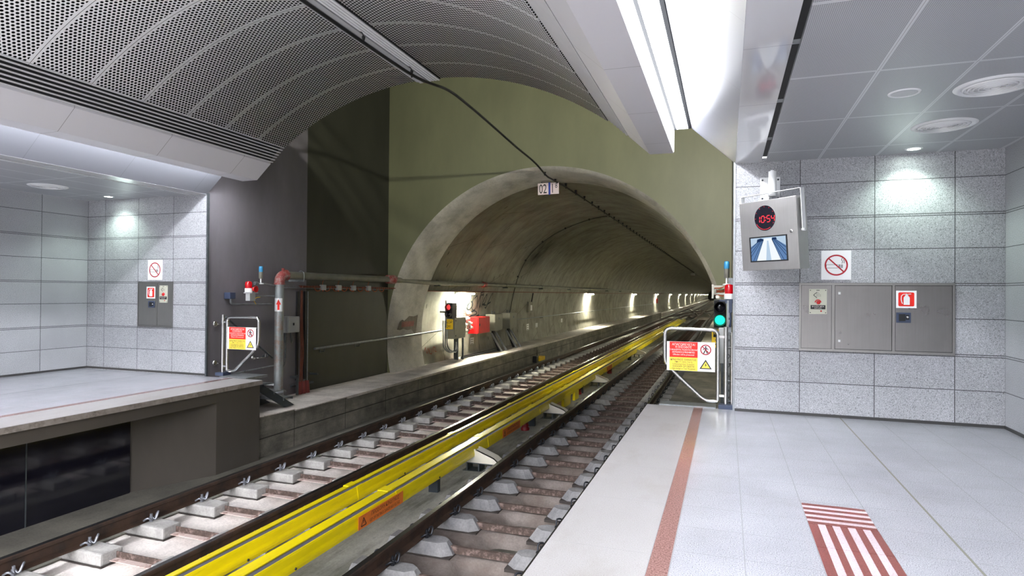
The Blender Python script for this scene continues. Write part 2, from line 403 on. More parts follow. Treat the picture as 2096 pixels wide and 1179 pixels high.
    def disc(s, cx, cz, r, y, th=.002, seg=32, mi=0):
        return s.flat([(cx+r*math.cos(2*PI*i/seg), cz+r*math.sin(2*PI*i/seg)) for i in range(seg)], y, th, mi)
    def bar(s, p, q, w, y, th=.002, mi=0):
        d = Vector((q[0]-p[0], q[1]-p[1])).normalized()*w/2; nx, nz = -d.y, d.x
        return s.flat([(p[0]+nx, p[1]+nz), (q[0]+nx, q[1]+nz), (q[0]-nx, q[1]-nz), (p[0]-nx, p[1]-nz)], y, th, mi)
    def xf(s, m):
        s.v = [m @ p for p in s.v]; return s

OFF = {}
def clean(o):
    bm = bmesh.new(); bm.from_mesh(o.data); bmesh.ops.recalc_face_normals(bm, faces=bm.faces); bm.to_mesh(o.data); bm.free()
def mesh(name, mb, mats, off=Vector((0, 0, 0)), fix=True):
    me = bpy.data.meshes.new(name)
    me.from_pydata([tuple(p-off) for p in mb.v], [], mb.f)
    for k in (mats if isinstance(mats, (list, tuple)) else [mats]): me.materials.append(M[k])
    me.polygons.foreach_set('use_smooth', mb.sm); me.polygons.foreach_set('material_index', mb.mi)
    me.update()
    o = bpy.data.objects.new(name, me); COL.objects.link(o)
    if fix: clean(o)
    return o
def thing(name, label, cat, loc=(0, 0, 0), rot=None, group=None):
    o = bpy.data.objects.new(name, None); COL.objects.link(o); o.location = loc; o.empty_display_size = .1
    OFF[o.name] = Vector(loc) if rot is None else Vector((0, 0, 0))
    if rot: o.rotation_euler = rot
    o['label'] = label; o['category'] = cat
    if group: o['group'] = group
    return o
def part(par, name, mb, mats, label=None):
    o = mesh(name, mb, mats, OFF[par.name]); o.parent = par; OFF[o.name] = OFF[par.name]
    if label: o['label'] = label
    return o
def single(name, mb, mats, label, cat, group=None, base=None):
    off = Vector(base) if base else Vector((0, 0, 0))
    o = mesh(name, mb, mats, off); o.location = off; o['label'] = label; o['category'] = cat
    if group: o['group'] = group
    return o
def struct(name, mb, mats, fix=True):
    o = mesh(name, mb, mats, fix=fix); o['kind'] = 'structure'; return o
def text_mb(mb, body, x, z, size, y, align='CENTER', mi=0, th=.001, sx=1.0, shear=0):
    cu = bpy.data.curves.new('lettering', 'FONT'); cu.body = body; cu.size = size; cu.align_x = align; cu.align_y = 'CENTER'
    cu.resolution_u = 3; cu.shear = shear
    ob = bpy.data.objects.new('lettering', cu); COL.objects.link(ob)
    dg = bpy.context.evaluated_depsgraph_get(); dg.update()
    me = bpy.data.meshes.new_from_object(ob.evaluated_get(dg), depsgraph=dg)
    vs = [(x+v.co.x*sx, y-th, z+v.co.y) for v in me.vertices]
    mb.add(vs, [list(p.vertices) for p in me.polygons], False, mi)
    bpy.data.objects.remove(ob); bpy.data.curves.remove(cu); bpy.data.meshes.remove(me)
    return mb
def fillet(pts, r, n=6):
    pts = [Vector(p) for p in pts]; out = [pts[0]]
    for i in range(1, len(pts)-1):
        a, b, c = pts[i-1], pts[i], pts[i+1]
        d = min(r, (a-b).length*.48, (c-b).length*.48)
        p, q = b+(a-b).normalized()*d, b+(c-b).normalized()*d
        for k in range(n+1):
            t = k/n; out.append(p*(1-t)**2+b*2*t*(1-t)+q*t*t)
    out.append(pts[-1]); return out
def smooth_path(pts, n=8):
    pts = [Vector(p) for p in pts]; out = []
    for i in range(len(pts)-1):
        p0, p1, p2, p3 = pts[max(i-1, 0)], pts[i], pts[i+1], pts[min(i+2, len(pts)-1)]
        for k in range(n):
            t = k/n
            out.append(.5*((2*p1)+(p2-p0)*t+(2*p0-5*p1+4*p2-p3)*t*t+(3*p1-p0-3*p2+p3)*t**3))
    out.append(pts[-1]); return out
ORD = ['nearest', 'second', 'third', 'fourth', 'fifth', 'sixth', 'seventh', 'eighth', 'ninth', 'tenth', 'eleventh', 'twelfth', 'thirteenth', 'fourteenth', 'fifteenth']

# ------------------------------------------------------------------ dimensions
XC = -4.29            # centre line of the station
YW = 8.47             # face of the end walls
YB = 14.63            # olive back wall of the niche
YN = -2.5             # where the shell is cut open behind the camera to let world fill in
XR, XL = 3.0, -11.6   # side walls
OR_, OL = .10, -8.67  # inner corners of the end walls
ZC = 3.2
TX, TZ, TR1 = -4.33, .29, 4.36   # tunnel centre, radius
ZB = -.70             # walkway top
ZR = -1.05            # rail top
ZS = -1.36            # track slab
RX = (-6.471, -4.955, -3.219, -1.715)

# ------------------------------------------------------------------ station shell
struct('floor_right', MB().box(-1.016, YN, -.13, XR, 8.55, 0), 'floor_r')
struct('floor_left', MB().box(XL, YN, -.07, -7.37, 8.40, 0), 'floor_l')
struct('trim_1', MB().box(-7.395, YN, -.072, -7.366, 8.402, -.004), 'edge')
struct('wall_platform_right', MB().box(-.75, YN, -1.5, -.6, 8.5, -.13).box(-.75, 8.4, -1.5, .1, 8.55, -.13), 'beam')
b = MB().box(-7.95, YN, -.23, -7.40, 8.38, -.072)
b.box(-8.0, YN, ZS-.1, -7.90, 6.40, -.23).prism([(-8.1, 6.40), (-7.90, 6.40), (-7.41, 7.46), (-7.40, 8.38), (-8.1, 8.38)], 'Z', ZS-.1, -.2)
struct('wall_platform_left', b, 'beam')
struct('wall_right_end', MB().box(OR_, YW, -1.5, XR+.3, YW+.4, ZC+.05), 'gran_r')
struct('wall_left_end', MB().box(XL-.3, YW, -.2, OL-.006, YW+.4, ZC+.05), 'gran_l')
struct('wall_right_side', MB().box(XR, YN, -.2, XR+.3, YW, ZC+.05), 'gran_sr')
struct('wall_left_side', MB().box(XL-.3, YN, -.2, XL, YW, ZC+.05), 'gran_sl')
struct('baseboard_right', MB().box(OR_+.005, YW-.012, 0, XR, YW, .035).box(XR-.012, YN, 0, XR, YW-.012, .035), 'skirt')
struct('baseboard_left', MB().box(XL+.012, YW-.012, 0, OL-.005, YW, .035).box(XL, YN, 0, XL+.012, YW-.012, .035), 'skirt')
struct('trim_2', MB().box(OR_-.02, YW-.01, -.1, OR_+.005, YW+.3, ZC+.04), 'galv')
struct('trim_3', MB().box(OL-.004, YW-.015, -.05, OL+.03, YW+.02, ZC+.02), 'galv_d')

# vault: perforated panels on an arc, UV in metres (arc length, along the track)
VR, VZ, VH = 4.693, .097, 2.743
def vault():
    bm = bmesh.new(); uvl = bm.loops.layers.uv.new('UVMap'); n = 40; c = TX+.024
    a1 = math.asin(VH/VR); ys = [YN, -4, 0, 4, YW]
    ring = [[bm.verts.new((c+VR*math.sin(-a1+2*a1*i/n), y, VZ+VR*math.cos(-a1+2*a1*i/n))) for y in ys] for i in range(n+1)]
    for i in range(n):
        for j in range(len(ys)-1):
            f = bm.faces.new((ring[i][j], ring[i][j+1], ring[i+1][j+1], ring[i+1][j])); f.smooth = True
            for l, (p, q) in zip(f.loops, ((i, j), (i, j+1), (i+1, j+1), (i+1, j))):
                l[uvl].uv = (2*a1*VR*p/n, ys[q]-4.465+.68*40)
    me = bpy.data.meshes.new('ceiling_vault'); bm.to_mesh(me); bm.free(); me.materials.append(M['vault'])
    o = bpy.data.objects.new('ceiling_vault', me); COL.objects.link(o); o['kind'] = 'structure'
    md = o.modifiers.new('sheet', 'SOLIDIFY'); md.thickness = .012; md.offset = 1
vault()
struct('ceiling_slab', MB().box(XL-.3, YN, 6.4, XR+.3, YW+.0, 6.5).box(XL-.3, YW-.1, 6.5, XR+.3, YW, 8), 'void')
for sg, nm in ((1, 'right'), (-1, 'left')):
    X = lambda d: XC+sg*d
    # stepped louvre: seven thin blades
    b = MB()
    for k in range(7):
        t = k/7; x0, z0 = 2.735+.285*t, 3.915-.262*t
        b.prism([(X(x0-.006), z0-.012), (X(x0+.021), z0-.014), (X(x0+.021), z0-.006), (X(x0-.006), z0-.002)], 'Y', YN, YW+.002*k)
    struct('ceiling_louvre_'+nm, b, 'louvre')
    struct('ceiling_backing_'+nm, MB().prism([(X(2.76), 3.95), (X(3.06), 3.66), (X(3.10), 3.72), (X(2.80), 4.02)], 'Y', YN, YW-.02), 'dim')
    # inclined fascia with its flat underside
    struct('ceiling_beam_'+nm, MB().prism([(X(3.02), 3.652), (X(3.30), 3.395), (X(3.61), 3.392), (X(3.61), 3.70), (X(3.02), 3.70)], 'Y', YN, YW), 'fascia')
    # reflector and glossy soffit
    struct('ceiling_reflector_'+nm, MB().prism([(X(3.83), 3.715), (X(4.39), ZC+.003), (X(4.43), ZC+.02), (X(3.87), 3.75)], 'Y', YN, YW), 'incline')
    struct('ceiling_soffit_'+nm, MB().prism([(X(4.392), ZC), (X(4.70), ZC), (X(4.70), ZC+.05), (X(4.43), ZC+.05)], 'Y', YN, YW), 'soffit')
    struct('ceiling_slot_'+nm, MB().box(X(4.66), YN, ZC+.07, X(4.84), YW, ZC+.16), 'void')
    struct('ceiling_trough_'+nm, MB().box(X(3.58), YN, 3.735, X(3.90), YW, 3.80), 'fascia')
    b = MB().box(X(4.755), YN, ZC, X(7.3), YW, ZC+.03)
    struct('ceiling_tiles_'+nm, b, 'tile_r' if sg > 0 else 'tile_l')
    t = thing('fluorescent_light', 'continuous lit strip light in the ceiling trough over the %s platform edge' % nm, 'light', (X(3.7), 0, 3.70))
    part(t, 'diffuser', MB().box(X(3.662), YN, 3.700, X(3.79), YW-.03, 3.716), 'tube')
    part(t, 'shadow_gap', MB().box(X(3.619), YN, 3.69, X(3.652), YW-.03, 3.70).box(X(3.80), YN, 3.70, X(3.836), YW-.01, 3.714), 'gap')
    part(t, 'housing', MB().box(X(3.62), YN, 3.716, X(3.80), YW-.01, 3.722).box(X(3.62), YW-.03, 3.70, X(3.80), YW-.01, 3.716), 'fascia')
    part(t, 'side_diffuser', MB().box(X(3.612), YN, 3.405, X(3.618), YW-.02, 3.69), 'tube_s')
# slot hangers seen in the black gap of the right ceiling
for k, y in enumerate((4.55, 5.9, 7.3)):
    single('slot_bracket', MB().box(XC+4.70, y, ZC+.01, XC+4.758, y+.02, ZC+.035), 'galv',
           'small steel bracket bridging the black ceiling slot, %s from the end wall' % ('third', 'second', 'first')[k], 'bracket', 'brackets in the ceiling slot', (XC+4.73, y, ZC))
# trunking along the crown of the vault
c0 = TX+.024
b = MB().prism([(-4.56, 4.76), (-4.50, 4.752), (-4.50, 4.735), (-4.44, 4.735), (-4.44, 4.75), (-4.39, 4.75), (-4.39, 4.738), (-4.345, 4.738), (-4.345, 4.80), (-4.56, 4.79)], 'Y', YN, YW+.02)
t = thing('cable_trunking', 'grey ribbed trunking with white slats along the crown of the vault', 'trunking', (-4.35, YN, 4.73))
part(t, 'channel', b, 'trunk')
part(t, 'slat_backing', MB().box(-4.335, YN, 4.762, -4.14, YW, 4.775), 'void')
for k in range(4):
    part(t, 'slat', MB().box(-4.325+k*.046, YN, 4.742, -4.294+k*.046, YW+.01, 4.757), 'slat_light')
# downlights, air diffusers, speaker
def downlight(x, y, label):
    t = thing('downlight', label, 'light', (x, y, ZC))
    part(t, 'trim_ring', MB().lathe([(.062, .0), (.066, -.006), (.085, -.006), (.09, 0)], (x, y, ZC), seg=32), 'white_pl')
    part(t, 'lens', MB().lathe([(.062, -.002), (0, -.003)], (x, y, ZC), seg=32), 'down')
    l = bpy.data.lights.new('downlight_beam', 'SPOT'); l.energy = 25; l.color = (.80, 1, .86); l.spot_size = R(125); l.spot_blend = .7; l.shadow_soft_size = .06
    o = bpy.data.objects.new('downlight_beam', l); COL.objects.link(o); o.location = (x, y, ZC-.02); o.parent = None
downlight(2.03, 8.20, 'round lit downlight in the right ceiling above the granite end wall')
downlight(-10.66, 8.15, 'round lit downlight in the left ceiling above the granite end wall')
def diffuser(x, y, label):
    t = thing('air_diffuser', label, 'air vent', (x, y, ZC))
    part(t, 'rim', MB().lathe([(.225, -.004), (.235, -.016), (.262, -.012), (.28, 0)], (x, y, ZC), seg=48), 'white_pl')
    for k in range(6):
        r = .222-.035*k
        part(t, 'ring', MB().lathe([(r-.004, -.002), (r-.016, -.020), (r-.012, -.023), (r, -.005), (r-.004, -.002)], (x, y, ZC), seg=40), 'white_pl')
    part(t, 'throat', MB().lathe([(.225, -.002), (0, -.002)], (x, y, ZC), seg=40), 'void')
diffuser(2.03, 7.164, 'round ringed air diffuser in the right ceiling next to the lit downlight')
diffuser(2.03, 5.93, 'larger-looking round ringed air diffuser at the right edge, beside the speaker ring')
diffuser(-10.57, 7.03, 'round ringed air diffuser in the left platform ceiling')
t = thing('ceiling_speaker', 'small plain speaker ring flush in the right ceiling tile', 'speaker', (1.395, 5.917, ZC))
part(t, 'rim', MB().lathe([(.098, -.002), (.1, -.008), (.118, -.008), (.122, 0)], (1.395, 5.917, ZC), seg=40), 'white_pl')
part(t, 'mesh_cover', MB().lathe([(.098, -.004), (0, -.005)], (1.395, 5.917, ZC), seg=40), 'grille')

# tactile paving: one square of cross bars, then long bars
t = thing('tactile_paving', 'red tactile paving with pale bars set in the right platform floor', 'tactile paving', (.72, 3.5, 0))
x0, x1 = .516, .921
b = MB()
def tile(ya, yb, along):
    q = MB()
    e = [0, .11, .21, .33, .43, .56, .66, .78, .88, 1] if not along else [0, .135, .245, .345, .455, .565, .675, .78, .885, 1]
    for i in range(9):
        a, bb = e[i], e[i+1]
        if along: q.box(x0+(x1-x0)*a, ya, -.01, x0+(x1-x0)*bb, yb, .0025 if i % 2 else .0015, mi=i % 2)
        else: q.box(x0, ya+(yb-ya)*a, -.01, x1, ya+(yb-ya)*bb, .0025 if i % 2 else .0015, mi=i % 2)
    part(t, 'tile', q, ['tact_r', 'tact_w'])
tile(4.480, 4.900, False)
for k in range(4): tile(4.476-.4*(k+1)+.004, 4.476-.4*k, True)

# drip panels under the left platform: black gloss sheets
for k, (ya, yb, lb) in enumerate(((5.03, 6.385, 'black glossy panel under the left platform, next to the grey wall'), (3.4, 5.02, 'black glossy panel under the left platform, at the left edge'))):
    t = thing('underplatform_panel', lb, 'panel', (-7.88, ya, ZS), group='black panels under the left platform')
    part(t, 'sheet', MB().box(-7.898, ya, ZS+.01, -7.87, yb, -.235), 'glasspanel')
    part(t, 'edge_strip', MB().box(-7.898, ya-.006, ZS+.01, -7.862, ya+.004, -.235), 'galv_d')

# ------------------------------------------------------------------ niche between station and tunnel
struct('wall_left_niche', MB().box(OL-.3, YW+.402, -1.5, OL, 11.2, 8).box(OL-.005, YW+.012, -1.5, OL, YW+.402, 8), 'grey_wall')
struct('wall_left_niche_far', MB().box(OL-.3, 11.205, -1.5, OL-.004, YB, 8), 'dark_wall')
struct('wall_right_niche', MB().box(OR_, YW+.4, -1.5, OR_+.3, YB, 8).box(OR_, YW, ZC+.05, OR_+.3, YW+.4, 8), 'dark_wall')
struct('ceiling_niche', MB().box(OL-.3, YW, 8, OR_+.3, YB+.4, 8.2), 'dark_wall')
def arch_pts(r, y, a0=-28, a1=208, n=72):
    return [Vector((TX+r*math.cos(R(a0+(a1-a0)*i/n)), y, TZ+r*math.sin(R(a0+(a1-a0)*i/n)))) for i in range(n+1)]
def back_wall():
    ar = arch_pts(TR1, YB); mb = MB(); L, Rr, T, B = OL-.3, OR_+.3, 8, -1.76
    for i in range(len(ar)-1):
        q = []
        for p in (ar[i+1], ar[i]):
            d = Vector((p.x-TX, 0, p.z-TZ)); s = []
            if d.x > 1e-6: s.append((Rr-TX)/d.x)
            if d.x < -1e-6: s.append((L-TX)/d.x)
            if d.z > 1e-6: s.append((T-TZ)/d.z)
            if d.z < -1e-6: s.append((B-TZ)/d.z)
            k = max(1.0, min(s)); q.append(Vector((TX+d.x*k, YB, TZ+d.z*k)))
        mb.add([ar[i], ar[i+1], q[0], q[1]], [(0, 1, 2, 3)])
    # corners
    for cx, cz in ((L, T), (Rr, T)):
        a = math.atan2(cz-TZ, cx-TX)
        best = min(range(len(ar)), key=lambda i: abs(math.atan2(ar[i].z-TZ, ar[i].x-TX)-a))
    mb.box(L, YB+.01, TZ+TR1+.05, Rr, YB+.3, T)
    struct('wall_back', mb, 'olive')
back_wall()
def sweep(name, rings, mat, uv=False):
    bm = bmesh.new(); uvl = bm.loops.layers.uv.new('UVMap'); n = len(rings[0])
    vs = [[bm.verts.new(p) for p in r] for r in rings]
    rr = (rings[0][0]-Vector((TX, rings[0][0].y, TZ))).length; st = rr*R(236)/(n-1)
    for j in range(len(rings)-1):
        for i in range(n-1):
            f = bm.faces.new((vs[j][i], vs[j][i+1], vs[j+1][i+1], vs[j+1][i])); f.smooth = True
            for l, (p, q) in zip(f.loops, ((j, i), (j, i+1), (j+1, i+1), (j+1, i))): l[uvl].uv = (q*st, rings[p][0].y)
    me = bpy.data.meshes.new(name); bm.to_mesh(me); bm.free(); me.materials.append(M[mat])
    o = bpy.data.objects.new(name, me); COL.objects.link(o); o['kind'] = 'structure'; return o
YL = 16.45
sweep('wall_portal', [arch_pts(TR1, YB-.002), arch_pts(4.27, YB+.16), arch_pts(4.26, YL)], 'collar')
sweep('wall_tunnel', [arch_pts(4.26, YL), arch_pts(4.33, YL+.02)]+[arch_pts(4.33, y) for y in (20, 26, 34, 50, 75, 110, 160, 230, 320)], 'lining')
struct('wall_tunnel_end', MB().box(TX-5, 320, -3, TX+5, 320.5, 6), 'bench')

# ------------------------------------------------------------------ walkways and track bed
b = MB()
pts = [(8.2, -.665), (9.35, -.665), (9.36, ZB), (76.4, ZB)]
poly = [(8.2, ZS-.2), (8.2, -.64), (9.33, -.665), (9.36, -.69), (11, ZB), (76.4, ZB), (76.4, ZS-.2)]
b.prism(poly, 'X', -8.67, -7.47)
struct('walkway_left', b, 'bench')
b = MB().prism([(8.2, -.64), (9.33, -.665), (9.33, -.60), (8.2, -.575)][0:2]+[(9.33, -.648), (8.2, -.62)], 'X', -8.67, -7.44)
b.prism([(9.36, -.69), (11, ZB), (11, ZB+.02), (9.36, -.668)], 'X', -8.67, -7.44)
b.box(-8.67, 11, ZB-.03, -7.44, 76.4, ZB+.02)
struct('walkway_top_left', b, 'bench_top')
struct('walkway_right', MB().box(-1.12, 8.6, -1.5, .1, 120, -.74), 'bench')
struct('walkway_far_left', MB().box(-8.6, 78, -1.5, -7.9, 320, -1.0), 'bench_top')
struct('ground', MB().box(-9.0, YN, ZS-.3, .2, 330, ZS-.12), 'slab_dark')
struct('ground_gutter_left', MB().box(-7.95, YN, ZS-.15, -6.62, 24, ZS+.02), 'strip')
struct('ground_centre', MB().prism([(-4.86, ZS-.15), (-4.86, ZS+.03), (-3.40, ZS+.07), (-3.40, ZS-.15)], 'Y', YN, 62), 'slab_mid')
struct('ground_right', MB().box(-1.60, YN, ZS-.15, -.6, 62, ZS+.02), 'planks')
PIT = .74
def slab(name, xa, xb, ya, yb, y0, mat, pocket):
    """poured slab between the rails; on the right track each bay is scooped out"""
    nx = int((xb-xa)/.06); ny = int((yb-ya)/.0617); vs = []; mb = MB(); xc = -2.34 if pocket else (xa+xb)/2
    for j in range(ny+1):
        y = ya+(yb-ya)*j/ny; ph = ((y-y0)/PIT+.5) % 1-.5          # 0 at a sleeper
        for i in range(nx+1):
            x = xa+(xb-xa)*i/nx; z = ZS
            dy = abs(ph)*PIT; e = (abs(x-xc)/.36)**4+((PIT/2-dy)/.31)**4
            if pocket: z -= .15*max(0, 1-e)**.8
            else: z -= .05*max(0, 1-(abs(x-xc)/.16)**4)
            vs.append((x, y, z+rnd.uniform(-.003, .003)))
    w = nx+1
    mb.add(vs, [(j*w+i, j*w+i+1, (j+1)*w+i+1, (j+1)*w+i) for j in range(ny) for i in range(nx)], True)
    struct(name, mb, mat, fix=False)
slab('ground_track_left', -6.62, -4.86, 2.2, 18.3, 4.72, 'slab_pale', False)
slab('ground_track_right', -3.40, -1.60, 3.4, 24, 5.42, 'slab_dust', True)
struct('ground_track_far', MB().box(-6.62, 18.3, ZS-.15, -4.86, 75, ZS-.02).box(-3.40, 24, ZS-.15, -1.60, 75, ZS-.02), 'slab_dark')
# pale slabs between the crossing tracks far off
struct('ground_far', MB().box(-5.0, 62, ZS-.15, -3.3, 66, ZS+.05).box(-3.0, 72, ZS-.1, -1.9, 80, ZS+.02).box(-5, 84, ZS-.1, -3.4, 96, ZS+.04), 'slab_dust')

# rails
PROF = [(-.07, 0), (.07, 0), (.07, .012), (.014, .032), (.010, .115), (.034, .128), (.036, .160), (.030, .170), (-.030, .170), (-.036, .160), (-.034, .128), (-.010, .115), (-.014, .032), (-.07, .012)]
def rail_mesh(path):
    mb = MB(); n = len(PROF); vs = []
    for k, (x, y) in enumerate(path):
        vs += [(x+p, y, ZR-.17+q) for p, q in PROF]
    fs = []; 
    for k in range(len(path)-1):
        for i in range(n):
            j = (i+1) % n
            mb_i = 1 if i in (7, 8) else 0
            fs.append(((k*n+i, k*n+j, (k+1)*n+j, (k+1)*n+i), mb_i))
    o = 0; mb.v = [Vector(v) for v in vs]
    for f, m_ in fs: mb.f.append(list(f)); mb.sm.append(False); mb.mi.append(m_)
    mb.f.append(list(range(n))); mb.sm.append(False); mb.mi.append(0)
    mb.f.append(list(range((len(path)-1)*n, len(path)*n))[::-1]); mb.sm.append(False); mb.mi.append(0)
    return mb
RL = ('running rail of the left track on the walkway side', 'running rail of the left track beside the yellow covers',
      'running rail of the right track beside the yellow covers', 'running rail of the right track at the platform edge')
for x, lb in zip(RX, RL):
    single('running_rail', rail_mesh([(x, -3), (x, 40), (x, 300)]), ['rail_web', 'rail_head'], lb, 'rail', 'running rails', (x, -3, ZR-.17))
def xover(xa, xb, ya, yb):
    return [(xa+(xb-xa)*(3*t*t-2*t**3), ya+(yb-ya)*t) for t in [i/14 for i in range(15)]]
for k, (xa, xb, ya, yb, lb) in enumerate(((RX[0], RX[2], 70, 118, 'crossover rail curving off the outer left rail far down the tunnel'), (RX[1], RX[3], 70, 118, 'crossover rail curving off the inner left rail far down the tunnel'),
                            (RX[2], RX[0], 74, 122, 'crossover rail curving off the inner right rail far down the tunnel'), (RX[3], RX[1], 74, 122, 'crossover rail curving off the outer right rail far down the tunnel'))):
    single('crossover_rail', rail_mesh(xover(xa, xb, ya, yb)), ['rail_web', 'rail_head'], lb, 'rail', 'crossover rails', (xa, ya, ZR-.17))

# sleepers
def blk(x, boxy):
    z0, z1 = ZS-.01, ZR-.172
    if boxy: return MB().box(x-.34, -.125, z0+.015, x+.42, .125, z1, .022)
    m = MB()
    a = [(x-.36, -.15), (x+.34, -.15), (x+.44, -.06), (x+.44, .06), (x+.34, .15), (x-.36, .15)]
    k = [(x-.32, -.095), (x+.27, -.095), (x+.35, -.035), (x+.35, .035), (x+.27, .095), (x-.32, .095)]
    vs = [(p, q, z0+.02) for p, q in a]+[(p, q, z1) for p, q in k]
    m.add(vs, [(0, 5, 4, 3, 2, 1), (6, 7, 8, 9, 10, 11)]+[(i, (i+1) % 6, 6+(i+1) % 6, 6+i) for i in range(6)])
    return m
def clipmb(x, s):
    m = MB(); z = ZR-.165; x = x+s*.09
    m.tube(smooth_path([(x-s*.03, -.075, z+.02), (x+s*.02, -.06, z+.05), (x+s*.04, -.02, z+.02), (x-s*.01, 0, z+.06), (x+s*.04, .02, z+.02), (x+s*.045, .055, z+.085), (x-s*.005, .095, z+.075), (x-s*.02, .07, z+.015)], 4), .0115, 6)
    m.cyl((x, 0, z-.02), (x, 0, z+.055), .021, 8)
    m.cyl((x, 0, z+.055), (x, 0, z+.085), .015, 8)
    return m
def make_sleeper(xa, xb, boxy, mt, label, group):
    t = thing('sleeper', label, 'sleeper', ((xa+xb)/2, 0, ZS), group=group)
    for x, s in ((xa, 1), (xb, -1)):
        m = blk(0, boxy); m.v = [Vector((x+p.x*s, p.y, p.z)) for p in m.v]
        bl = part(t, 'block', m, mt)
        q = MB().box(x-.36, -.14 if boxy else -.165, ZS-.02, x+.36+s*.08, .14 if boxy else .165, ZS+.014) if s > 0 else MB().box(x-.44, -.14 if boxy else -.165, ZS-.02, x+.36, .14 if boxy else .165, ZS+.014)
        part(bl, 'rubber_boot', q, 'boot')
        part(t, 'rail_clip', clipmb(x, s), 'clip' if boxy else 'clip_d')
        part(t, 'rail_clip', clipmb(x, -s), 'clip' if boxy else 'clip_d')
    m = MB()
    za = ZS+.035
    if boxy: m.box(xa+.36, -.03, za, xb-.36, .055, za+.009, mi=1).box(xa+.36, .046, za, xb-.36, .055, za+.075)
    else: m.box(xa+.36, -.012, za-.02, xb-.36, .03, za+.055)
    part(t, 'tie_bar', m, ['rust', 'rust_dust'])
    return t
def dup(o, y):
    r = o.copy(); COL.objects.link(r); r.location.y = y
    for c in o.children:
        d = c.copy(); COL.objects.link(d); d.parent = r
        for g in c.children:
            e = g.copy(); COL.objects.link(e); e.parent = d
    return r
def make_far(xa, xb, boxy, mt, label, group):
    m = MB()
    for x, s in ((xa, 1), (xb, -1)):
        q = blk(0, boxy); m.add([(x+p.x*s, p.y, p.z) for p in q.v], q.f)
    m.box(xa+.36, .046, ZS+.035, xb-.36, .055, ZS+.11, mi=1)
    return single('sleeper', m, [mt, 'rust'], label, 'sleeper', group, ((xa+xb)/2, 0, ZS))
for xa, xb, y0, boxy, mt, lb, gp in ((RX[0], RX[1], 4.72, True, 'block', 'concrete twin-block sleeper with rusty tie bar under the left track', 'sleepers of the left track'),
                                     (RX[2], RX[3], 5.42, False, 'block_r', 'grey twin-block sleeper with rusty tie bar under the right track', 'sleepers of the right track')):
    s0 = make_sleeper(xa, xb, boxy, mt, lb, gp); s0.location.y = y0-PIT
    k0 = -1
    nn = 27
    for k in range(k0+1, nn): dup(s0, y0+PIT*k)
    f0 = make_far(xa, xb, boxy, mt, lb, gp); f0.location.y = y0+PIT*nn
    for k in range(nn+1, 88):
        c = f0.copy(); COL.objects.link(c); c.location.y = y0+PIT*k

# third rails under yellow boards
ZT = -.90
def third(xl0, xl1, xr, lb, ends):
    t = thing('third_rail', lb, 'third rail', ((xl0+xr)/2, 0, ZS), group='third rails')
    part(t, 'conductor_rail', MB().prism([(xl1+.003, ZT-.012), (xr-.016, ZT-.012), (xr-.016, ZT-.05), (xr-.035, ZT-.06), (xr-.035, ZT-.2), (xl1+.02, ZT-.2), (xl1+.02, ZT-.06), (xl1+.003, ZT-.05)], 'Y', -2, ends), 'cond')
    L = 3.0; y = .6
    while y < ends:
        ya, yb = y+.004, min(y+L, ends)-.004; j = rnd.uniform(-.0025, .0025)
        part(t, 'left_board', MB().prism([(xl0, ZT-.02), (xl0+.012, ZT), (xl1, ZT+.002), (xl1, ZT-.008), (xl0+.02, ZT-.012), (xl0+.012, ZT-.17), (xl0, ZT-.17)], 'Y', ya, yb), 'yellow')
        part(t, 'right_board', MB().prism([(xr-.010+j, ZT+.002), (xr-.004+j, ZT), (xr+.003+j, ZT-.02), (xr+.006+j, ZT-.05), (xr+.009+j, ZT-.085), (xr+.016+j, ZT-.115), (xr+.018+j, ZT-.14), (xr+.014+j, ZT-.17), (xr+j, ZT-.17), (xr-.012+j, ZT-.012), (xr-.010+j, ZT-.006)], 'Y', ya, yb), 'yellow')
        if y+L < ends:
            part(t, 'joint_strap', MB().prism([(xr-.011, ZT+.006), (xr, ZT+.005), (xr+.012, ZT-.05), (xr+.022, ZT-.115), (xr+.024, ZT-.14), (xr+.019, ZT-.168), (xr+.014, ZT-.168), (xr+.019, ZT-.14), (xr+.006, ZT-.05), (xr-.002, ZT+.001), (xr-.011, ZT+.002)], 'Y', y+L-.06, y+L+.06), 'yellow')
            part(t, 'left_strap', MB().box(xl0-.006, y+L-.09, ZT-.03, xl1-.01, y+L+.09, ZT+.006), 'yellow')
            part(t, 'bolt', MB().lathe([(.012, .01), (.012, .026), (0, .028)], (xr, y+1.1, ZT-.148), 'X', 8), 'blackm')
        y += L
    for k in range(6):
        part(t, 'insulator_post', MB().box(xl0+.03, 3.2+k*4.6, ZS, xl1+.03, 3.28+k*4.6, ZT-.19), 'stair')
    return t
TA = third(-4.456, -4.375, -4.283, 'third rail under yellow boards on the left-track side of the pair', 62)
TB = third(-3.971, -3.829, -3.741, 'third rail under yellow boards with orange warning labels, on the right-track side', 62)
part(TB, 'cable_box', MB().box(-3.80, 14.6, ZS+.02, -3.73, 15.3, ZT-.16, .01), 'yellow')
part(TB, 'cable_box', MB().box(-3.80, 15.75, ZS+.02, -3.73, 16.2, ZT-.16, .01), 'yellow')
